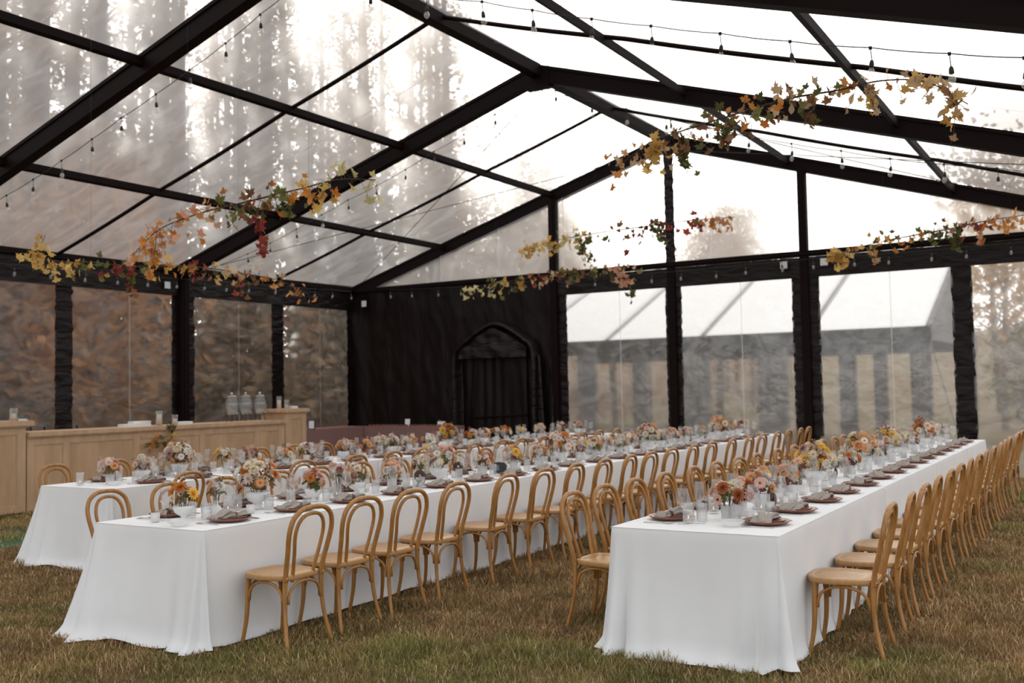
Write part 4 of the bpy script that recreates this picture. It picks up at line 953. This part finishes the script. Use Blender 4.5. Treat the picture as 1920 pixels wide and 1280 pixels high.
# ------------------------------------------------------------------ bar along the left wall
FX=2.24; BXK=1.62
def bar_unit(name,label,y0,y1,h,tk,panels,over,shelf=False):
    t=thing(name,label,'bar counter',((FX+BXK)/2,(y0+y1)/2,0)); o=t.location
    b=MB(); b.box(BXK-o.x,FX-.02-o.x,y0-o.y,y1-o.y,0.02,h-tk); link('body',b.mesh('body',M['bar_wood'],False),t)
    b=MB(); b.box(BXK-.02-o.x,FX+.05-o.x,y0-over[0]-o.y,y1+over[1]-o.y,h-tk,h); link('countertop',b.mesh('countertop',M['bar_wood'],False),t)
    b=MB(); b.box(FX+.0-o.x,FX+.03-o.x,y0-over[0]*.4-o.y,y1+over[1]*.4-o.y,h-tk-.02,h-tk); link('cove',b.mesh('cove',M['bar_wood'],False),t)
    zt,zb=h-tk-.12,.12
    edges=[y0]+[v for p in panels for v in p]+[y1]
    for i in range(0,len(edges),2):
        b=MB(); b.box(FX-.02-o.x,FX-o.x,edges[i]-o.y,edges[i+1]-o.y,.02,h-tk-.02); link('stile',b.mesh('stile',M['bar_wood'],False),t)
    for a,c in panels:
        b=MB(); b.box(FX-.02-o.x,FX-.001-o.x,a-o.y,c-o.y,zt,h-tk-.02); link('rail',b.mesh('rail',M['bar_wood'],False),t)
        b=MB(); b.box(FX-.02-o.x,FX-.001-o.x,a-o.y,c-o.y,.02,zb); link('rail',b.mesh('rail',M['bar_wood'],False),t)
        b=MB(); b.box(FX-.02-o.x,FX-.014-o.x,a-o.y,c-o.y,zb,zt); link('panel',b.mesh('panel',M['bar_panel'],False),t)
        b=MB(); w=.012
        for (ya,yb,za,zb_) in ((a,a+w,zb,zt),(c-w,c,zb,zt),(a+w,c-w,zt-w,zt),(a+w,c-w,zb,zb+w)): b.box(FX-.014-o.x,FX-.006-o.x,ya-o.y,yb-o.y,za,zb_)
        link('panel_bead',tag(b.mesh('panel_bead',M['bar_wood'],False)) if False else b.mesh('panel_bead',M['bar_wood'],False),t)
    if shelf:
        b=MB(); b.box(1.2-o.x,BXK-o.x,y0-o.y,y1-o.y,.86,.90); b.box(1.22-o.x,1.26-o.x,y0+.05-o.y,y0+.09-o.y,0,.86); b.box(1.22-o.x,1.26-o.x,y1-.09-o.y,y1-.05-o.y,0,.86); link('back_shelf',b.mesh('back_shelf',M['bar_wood'],False),t)
    return t
bar_unit('bar_tower','tall maple end cabinet of the bar nearest the camera',-11.3,-9.97,1.32,.07,[(-11.18,-10.72),(-10.6,-10.1)],(.05,.10))
bar_unit('bar_counter','low panelled maple bar counter, near length beside the tall near cabinet',-9.95,-7.385,1.15,.06,[(-9.84,-9.37),(-9.27,-8.11),(-8.0,-7.50)],(0,0),True)
bar_unit('bar_counter','low panelled maple bar counter, far length holding the three drink jars',-7.375,-4.73,1.15,.06,[(-7.25,-6.77),(-6.65,-5.5),(-5.36,-4.88)],(0,0),True)
bar_unit('bar_tower','tall maple end cabinet at the far end of the bar',-4.71,-4.14,1.35,.06,[(-4.60,-4.25)],(.08,.05))
def dispenser(x,y,z,s,lab):
    t=thing('drink_dispenser',lab,'drink dispenser',(x,y,z),0,'drink dispensers on the bar')
    b=MB()
    for r,zz in ((.085,.125),(.09,.02)): 
        if zz>.1: b.tube([(r*s*math.cos(2*PI*k/20),r*s*math.sin(2*PI*k/20),zz*s) for k in range(20)],.006*s,5,closed=True)
    for k in range(4):
        a=PI/4+k*PI/2; b.tube([(.085*s*math.cos(a),.085*s*math.sin(a),.16*s),(.088*s*math.cos(a),.088*s*math.sin(a),.06*s),(.105*s*math.cos(a),.105*s*math.sin(a),0)],.006*s,5)
    link('stand',b.mesh('stand',M['iron']),t)
    j=MB().lathe([(r*s,zz*s+.128*s) for r,zz in ((0,0),(.075,.0),(.085,.01),(.12,.10),(.138,.20),(.132,.27),(.10,.315),(.09,.33),(.09,.345),(.098,.35),(.092,.352),(.085,.335),(.095,.312),(.126,.268),(.132,.2),(.114,.1),(.078,.014),(0,.008))],28).mesh('jar',M['glass']); link('jar',j,t)
    w=MB().lathe([(r*s,zz*s+.128*s) for r,zz in ((0,.01),(.078,.016),(.113,.1),(.130,.2),(.129,.24),(0,.24))],24).mesh('water',M['water']); link('water',w,t)
    l=link('lid',MB().lathe([(r*s,zz*s+.128*s) for r,zz in ((0,.35),(.102,.352),(.103,.362),(.085,.378),(.04,.395),(.015,.40),(0,.40))],24).mesh('lid',M['ribbed']),t)
    link('knob',MB().lathe([(r*s,zz*s+.128*s) for r,zz in ((.008,.398),(.01,.405),(.022,.418),(.024,.43),(.014,.445),(0,.447))],14).mesh('knob',M['frosted']),l)
    b=MB(); b.tube([(.10*s,0,.165*s),(.155*s,0,.165*s)],.009*s,7); b.tube([(.15*s,0,.18*s),(.15*s,0,.135*s)],.008*s,7); link('tap',b.mesh('tap',M['steel']),t)
dispenser(1.9,-5.72,1.15,.92,'glass lidded drink jar on iron stand, nearest of three on the far counter')
dispenser(1.9,-5.38,1.15,.92,'glass lidded drink jar on iron stand, middle of three on the far counter')
dispenser(1.9,-5.02,1.15,.92,'glass lidded drink jar on iron stand, farthest of three, beside far bar cabinet')
dispenser(1.85,-10.28,1.32,1.05,'large glass lidded drink jar standing alone on the tall near bar cabinet')
def hurricane(x,y,z,r,h,ch,lab,cr=.022):
    t=thing('hurricane_candle',lab,'candle',(x,y,z),0,'pillar candles on the bar')
    link('glass_cylinder',MB().lathe([(0,0),(r,0),(r,h),(r-.004,h),(r-.004,.006),(0,.006)],20).mesh('glass_cylinder',M['glass']),t)
    link('pillar_candle',MB().lathe([(0,.007),(cr,.007),(cr,.007+ch),(cr*.5,.004+ch),(0,.004+ch)],14).mesh('pillar_candle',M['wax']),t)
hurricane(2.08,-10.33,1.32,.06,.30,.24,'tall cream candle in a glass cylinder before the lone drink jar',.04)
hurricane(2.1,-10.07,1.32,.055,.18,.10,'short cream candle in a glass cylinder on the tall near bar cabinet',.035)
hurricane(2.02,-7.44,1.15,.055,.24,.18,'taller cream candle in glass where the two counter lengths meet',.04)
hurricane(2.12,-7.2,1.15,.05,.17,.10,'shorter cream candle in glass where the two counter lengths meet',.035)
hurricane(2.0,-4.62,1.35,.05,.24,.16,'taller glass candle cylinder on the far bar cabinet',.035)
hurricane(2.02,-4.44,1.35,.048,.17,.07,'shorter glass candle cylinder on the far bar cabinet',.03)
def stack(x,y,z,n,w,lab):
    t=thing('napkin_stack',lab,'napkins',(x,y,z),0,'napkin stacks on the bar')
    me=MB().box(-.075,.075,-w/2,w/2,0,.011).mesh('paper_napkin',M['paper'],False)
    for k in range(n): link('paper_napkin',me,t,(rng.uniform(-.004,.004),rng.uniform(-.004,.004),k*.012),(0,0,rng.uniform(-.04,.04)))
stack(1.98,-7.95,1.15,4,.42,'low stack of white napkins on the near counter'); stack(1.88,-7.72,1.15,7,.34,'higher stack of white napkins on the near counter beside the candles')
stack(2.0,-6.93,1.15,4,.30,'stack of white napkins on the far counter beside the candles'); stack(2.0,-4.27,1.35,4,.16,'small stack of white napkins on the far bar cabinet')
stack(2.05,-9.97+.03,1.32,2,.14,'few white napkins at the edge of the tall near bar cabinet')
bot=MB().lathe([(0,0),(.036,0),(.038,.01),(.038,.19),(.014,.235),(.013,.29),(.016,.292),(.016,.30),(0,.30)],16).mesh('bottle',M['dark_glass'])
for k,y in enumerate((-9.55,-9.35,-9.12,-8.9,-8.72,-8.55,-6.4,-6.2)): tag(link('bottle',bot,None,(1.42,y,.90)),f'{ordw(k+1)} dark bottle from the near end, on the shelf behind the bar','bottle','dark bottles behind the bar')

# ------------------------------------------------------------------ pink-clothed corner tables
def pink(label,x0,x1,y0,y1,h,front):
    t=thing('corner_table',label,'table',((x0+x1)/2,(y0+y1)/2,0)); o=t.location; b=MB()
    b.box(x0-o.x+.01,x1-o.x-.01,y0-o.y+.01,y1-o.y-.01,h-.03,h-.003); link('tabletop',b.mesh('tabletop',M['bar_wood'],False),t)
    lm=MB().box(-.02,.02,-.02,.02,0,h-.03).mesh('leg',M['iron'],False)
    for a in (x0+.08,x1-.08):
        for c in (y0+.08,y1-.08): link('leg',lm,t,(a-o.x,c-o.y,0))
    b=MB(); loopp=[]; nn=40
    for k in range(nn): loopp.append((x0+(x1-x0)*k/nn,y0,0,-1))
    for k in range(nn): loopp.append((x1,y0+(y1-y0)*k/nn,1,0))
    for k in range(nn): loopp.append((x1-(x1-x0)*k/nn,y1,0,1))
    for k in range(nn): loopp.append((x0,y1-(y1-y0)*k/nn,-1,0))
    P=[]
    for tt in (0,.01,.05,.2,.4,.6,.8,1):
        P.append([(x+nx*(.006+.012*tt*mnoise.noise(Vector((x*5,y*5,tt)))),y+ny*(.006+.012*tt*mnoise.noise(Vector((x*5,y*5,tt)))),(h+.003)*(1-tt)+.01) for x,y,nx,ny in loopp])
    b.grid(P,closeu=True); b.add([(x0,y0,h+.01),(x1,y0,h+.01),(x1,y1,h+.01),(x0,y1,h+.01)],[(0,1,2,3)])
    tag(link('tablecloth',b.mesh('tablecloth',M['pink_linen'],False)),label.replace('table','cloth on table'),'tablecloth')
pink('dusty pink covered table along the left wall past the bar',.34,1.06,-4.05,-.82,.86,0)
pink('dusty pink covered table in front of the black drop',1.08,3.42,-.98,-.42,.86,0)
t=thing('framed_sign','small black-framed white sign on the pink table past the bar','sign',(1.0,-2.62,.871),.55)
b=MB(); b.box(-.075,.075,-.01,.01,0,.2); link('frame',b.mesh('frame',M['iron'],False),t); b=MB(); b.box(-.055,.055,-.013,-.010,.02,.18); link('sheet',b.mesh('sheet',M['paper'],False),t)
tag(link('paper_sign',MB().box(-.055,.055,-.004,.004,0,.155).mesh('paper_sign',M['paper'],False),None,(2.1,-.72,.871),(-.1,0,.3)),'upright white paper sign on the pink table before the black drop','sign')
tag(link('paper_sign',MB().box(-.09,.09,-.004,.004,0,.10).mesh('paper_sign',M['paper'],False),None,(3.02,-.72,.871),(-.1,0,.3)),'wide white paper sign on the pink table before the black drop','sign')
cd=MB().hexa([(-.03,-.02,0),(.03,-.02,0),(.03,-.018,0),(-.03,-.018,0),(-.03,-.002,.04),(.03,-.002,.04),(.03,0,.04),(-.03,0,.04)]).mesh('escort_card',M['leather'],False)
for r_ in range(2):
    for k in range(16): tag(link('escort_card',cd,None,(1.2+.13*k,-.92+.12*r_,.871),(0,0,rng.uniform(-.2,.2))),f'{ordw(k+1)} brown escort card from the bar, {("front","back")[r_]} row on the pink table','card','escort cards on the pink table')
b=MB(); P=[[(x,y,.012+.006*mnoise.noise(Vector((x*4,y*4,0)))) for y in np.linspace(-15.5,-9.2,50)] for x in np.linspace(3.4,5.2,14)]; b.grid(P)
tag(link('turf_mat',b.mesh('turf_mat',M['turf'])),'green artificial turf mat laid on the grass between the bar and bar-side table','mat')

# ------------------------------------------------------------------ outside: neighbour tent and trees
t=thing('white_tent','white-roofed tent with grey curtains standing beyond the gable','tent',(5,10,0)); o=t.location
X0,X1=-1.5,12.06
def nt_part(nm,vs,fs,m): return link(nm,MB().add([(a-o.x,b_-o.y,c) for a,b_,c in vs],fs).mesh(nm,M[m],False),t)
def slab(nm,p,m,th=.03): 
    lo=[(a,b_,c-th) for a,b_,c in p]; return nt_part(nm,lo+p,[(0,3,2,1),(4,5,6,7),(0,1,5,4),(1,2,6,5),(2,3,7,6),(3,0,4,7)],m)
xsn=np.linspace(X0,X1,6)
for a,c in zip(xsn[:-1],xsn[1:]):
    slab('roof_panel',[(a,6,2.92),(c,6,2.92),(c,10.5,4.75),(a,10.5,4.75)],'white_canvas'); slab('roof_panel',[(a,15,2.92),(c,15,2.92),(c,10.5,4.75),(a,10.5,4.75)],'white_canvas')
    slab('roof_rib',[(c-.12,5.99,2.94),(c,5.99,2.94),(c,10.5,4.77),(c-.12,10.5,4.77)],'grey_canvas',.04)
for y in (6,15): slab('valance',[(X0,y,2.55),(X1,y,2.55),(X1,y,2.92),(X0,y,2.92)],'grey_canvas',.02)
nt_part('gable_end',[(X1,6,2.6),(X1,15,2.6),(X1,15,2.9),(X1,10.5,4.7),(X1,6,2.9)],[(0,1,2,3,4)],'grey_canvas')
for a,c in ((2.9,3.5),(4.55,5.01),(5.98,6.71),(7.96,8.73),(9.95,10.37),(10.75,11.07),(11.57,12.04),(.4,1.2)):
    P=[]
    for i in range(9):
        z=2.6*(1-i/8); P.append([(a+(c-a)*j/16-o.x,6.05+.05*math.sin(j*1.6)-o.y,z) for j in range(17)])
    link('curtain',MB().grid(P).mesh('curtain',M['grey_canvas']),t)
pm=MB().box(-.05,.05,-.05,.05,0,2.9).mesh('pole',M['iron'],False)
for x in np.linspace(X0+.1,X1-.1,6):
    for y in (6.2,14.9): link('pole',pm,t,(x-o.x,y-o.y,0))
gl=MB(); gl.tube([(12.0-o.x,6-o.y,2.7),(12.75-o.x,5.2-o.y,0)],.012,5); link('guy_rope',gl.mesh('guy_rope',M['iron']),t)

def tree_meshes(seed,h,crown0,spread,nq,qs,bare=False):
    rg=random.Random(seed); b=MB(); lean=rg.uniform(-.02,.02)
    tr=[(lean*z*h+.1*math.sin(z*5+seed),.1*math.cos(z*4+seed),z*h-.5*(z==0)) for z in np.linspace(0,1,9)]
    b.tube(tr,[.24*h/20*(1-.85*k/8)+.02 for k in range(9)],7); tips=[]
    nb=16
    for k in range(nb):
        z=crown0+(1-crown0)*k/nb*.95; a=k*2.4+rg.uniform(-.4,.4); L=spread*(1.05-.6*(k/nb))*rg.uniform(.7,1.15)
        base=Vector((lean*z*h,0,z*h)); tip=base+Vector((math.cos(a)*L,math.sin(a)*L,L*rg.uniform(.35,.9)))
        mid=base.lerp(tip,.5)+Vector((0,0,.15*L)); b.tube([base,mid,tip],[.05*h/20+.02,.03*h/20+.012,.01],4); tips+= [mid,tip,base.lerp(tip,.75)]
    trunk=b.mesh('trunk',M['bark'])
    n=nq; V=np.zeros((n,4,3)); 
    for i in range(n):
        c=rg.choice(tips); p=Vector(c)+Vector((rg.gauss(0,.55),rg.gauss(0,.55),rg.gauss(0,.5)))*spread*.42
        u=Vector((rg.gauss(0,1),rg.gauss(0,1),rg.gauss(0,1))).normalized(); w=u.orthogonal().normalized(); s=qs*rg.uniform(.5,1.3)
        V[i]=[p-u*s,p-w*s*.6,p+u*s,p+w*s*.6]
    me=bpy.data.meshes.new('foliage'); me.from_pydata(V.reshape(-1,3).tolist(),[],[(4*i,4*i+1,4*i+2,4*i+3) for i in range(n)]); me.materials.append(M['crown']); me.update()
    return trunk,me
TV=[tree_meshes(1,26,.30,1.9,900,.16),tree_meshes(2,23,.28,1.7,1000,.16),tree_meshes(3,28,.35,1.6,700,.17),tree_meshes(4,21,.25,1.6,900,.15),tree_meshes(5,24,.2,1.3,1300,.16)]
TB=[tree_meshes(6,9,.3,2.6,1700,.13),tree_meshes(7,11,.3,3.0,1800,.14),tree_meshes(8,4,.12,1.5,1400,.10),tree_meshes(9,3,.1,1.3,1300,.09)]
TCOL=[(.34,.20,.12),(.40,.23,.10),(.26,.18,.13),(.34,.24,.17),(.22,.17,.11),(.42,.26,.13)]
tr_=random.Random(5)
def tree(v,x,y,label,group,color,sc=1,nm='autumn_tree',cat='tree'):
    t=thing(nm,label,cat,(x,y,hill(x,y)-.1),tr_.uniform(0,6.3),group); t.scale=(sc,sc,sc*tr_.uniform(.9,1.1))
    link('trunk',v[0],t); f=link('foliage',v[1],t); f['kind']='stuff'; f.color=(*color,1)
cnt=0; tries=0; placed=[]
while cnt<135 and tries<6000:
    tries+=1
    az=math.radians(34+50*((cnt*.618034)%1)+tr_.uniform(-1,1)); d=tr_.uniform(24,80)
    x=CAMP.x-math.sin(az)*d; y=CAMP.y+math.cos(az)*d
    if x>-7: continue
    if az<math.radians(40) and d<45: continue
    if any((x-a)**2+(y-b_)**2<5.5 for a,b_ in placed): continue
    placed.append((x,y)); cnt+=1
    tree(TV[tr_.randrange(5)],x,y,'tall bare-trunked autumn tree in the hillside wood behind the left wall','trees of the hillside wood',tr_.choice(TCOL),tr_.uniform(.8,1.15))
for k in range(32):
    az=math.radians(tr_.uniform(38,80)); 
    for _ in range(20):
        d=tr_.uniform(19,40); x=CAMP.x-math.sin(az)*d; y=CAMP.y+math.cos(az)*d
        if -14<x<-3.5: break
    else: continue
    tree(TB[2+k%2],x,y,'low russet bush at the wood edge behind the left wall','bushes at the wood edge',tr_.choice([(.46,.23,.09),(.36,.20,.10),(.34,.21,.11)] if az>math.radians(53) else [(.27,.20,.12),(.22,.19,.11),(.30,.19,.11),(.25,.21,.15)]),tr_.uniform(.9,2.0),'bush','bush')
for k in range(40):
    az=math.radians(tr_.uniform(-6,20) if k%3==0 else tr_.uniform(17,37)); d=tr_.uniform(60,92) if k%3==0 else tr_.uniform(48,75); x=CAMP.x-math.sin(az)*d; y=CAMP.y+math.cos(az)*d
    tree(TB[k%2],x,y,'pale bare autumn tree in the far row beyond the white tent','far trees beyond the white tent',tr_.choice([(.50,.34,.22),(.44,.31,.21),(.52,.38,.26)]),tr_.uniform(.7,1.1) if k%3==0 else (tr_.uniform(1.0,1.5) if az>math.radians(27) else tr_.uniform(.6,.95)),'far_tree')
tree(TB[1],12.5,18.6,'near golden-brown tree on the meadow beside the white tent',None,(.50,.30,.13),.85,'golden_tree')
tree(TB[0],11.6,26.5,'taller golden-brown tree on the meadow behind the white tent end',None,(.50,.33,.17),1.15,'golden_tree')
tree(TB[0],13.2,24.0,'tan half-bare tree at the right end of the meadow row beyond the gable',None,(.42,.29,.18),1.0,'golden_tree')
for k,(x,y,s_) in enumerate(((14.3,9.0,.75),(13.9,15.0,.9),(12.9,22,1.0))):
    tree(TB[2+k%2],x,y,f'{ordw(k+1)} green-brown shrub from the tent on the dry meadow beyond the gable',None,(.15,.14,.07),s_,'shrub','shrub')
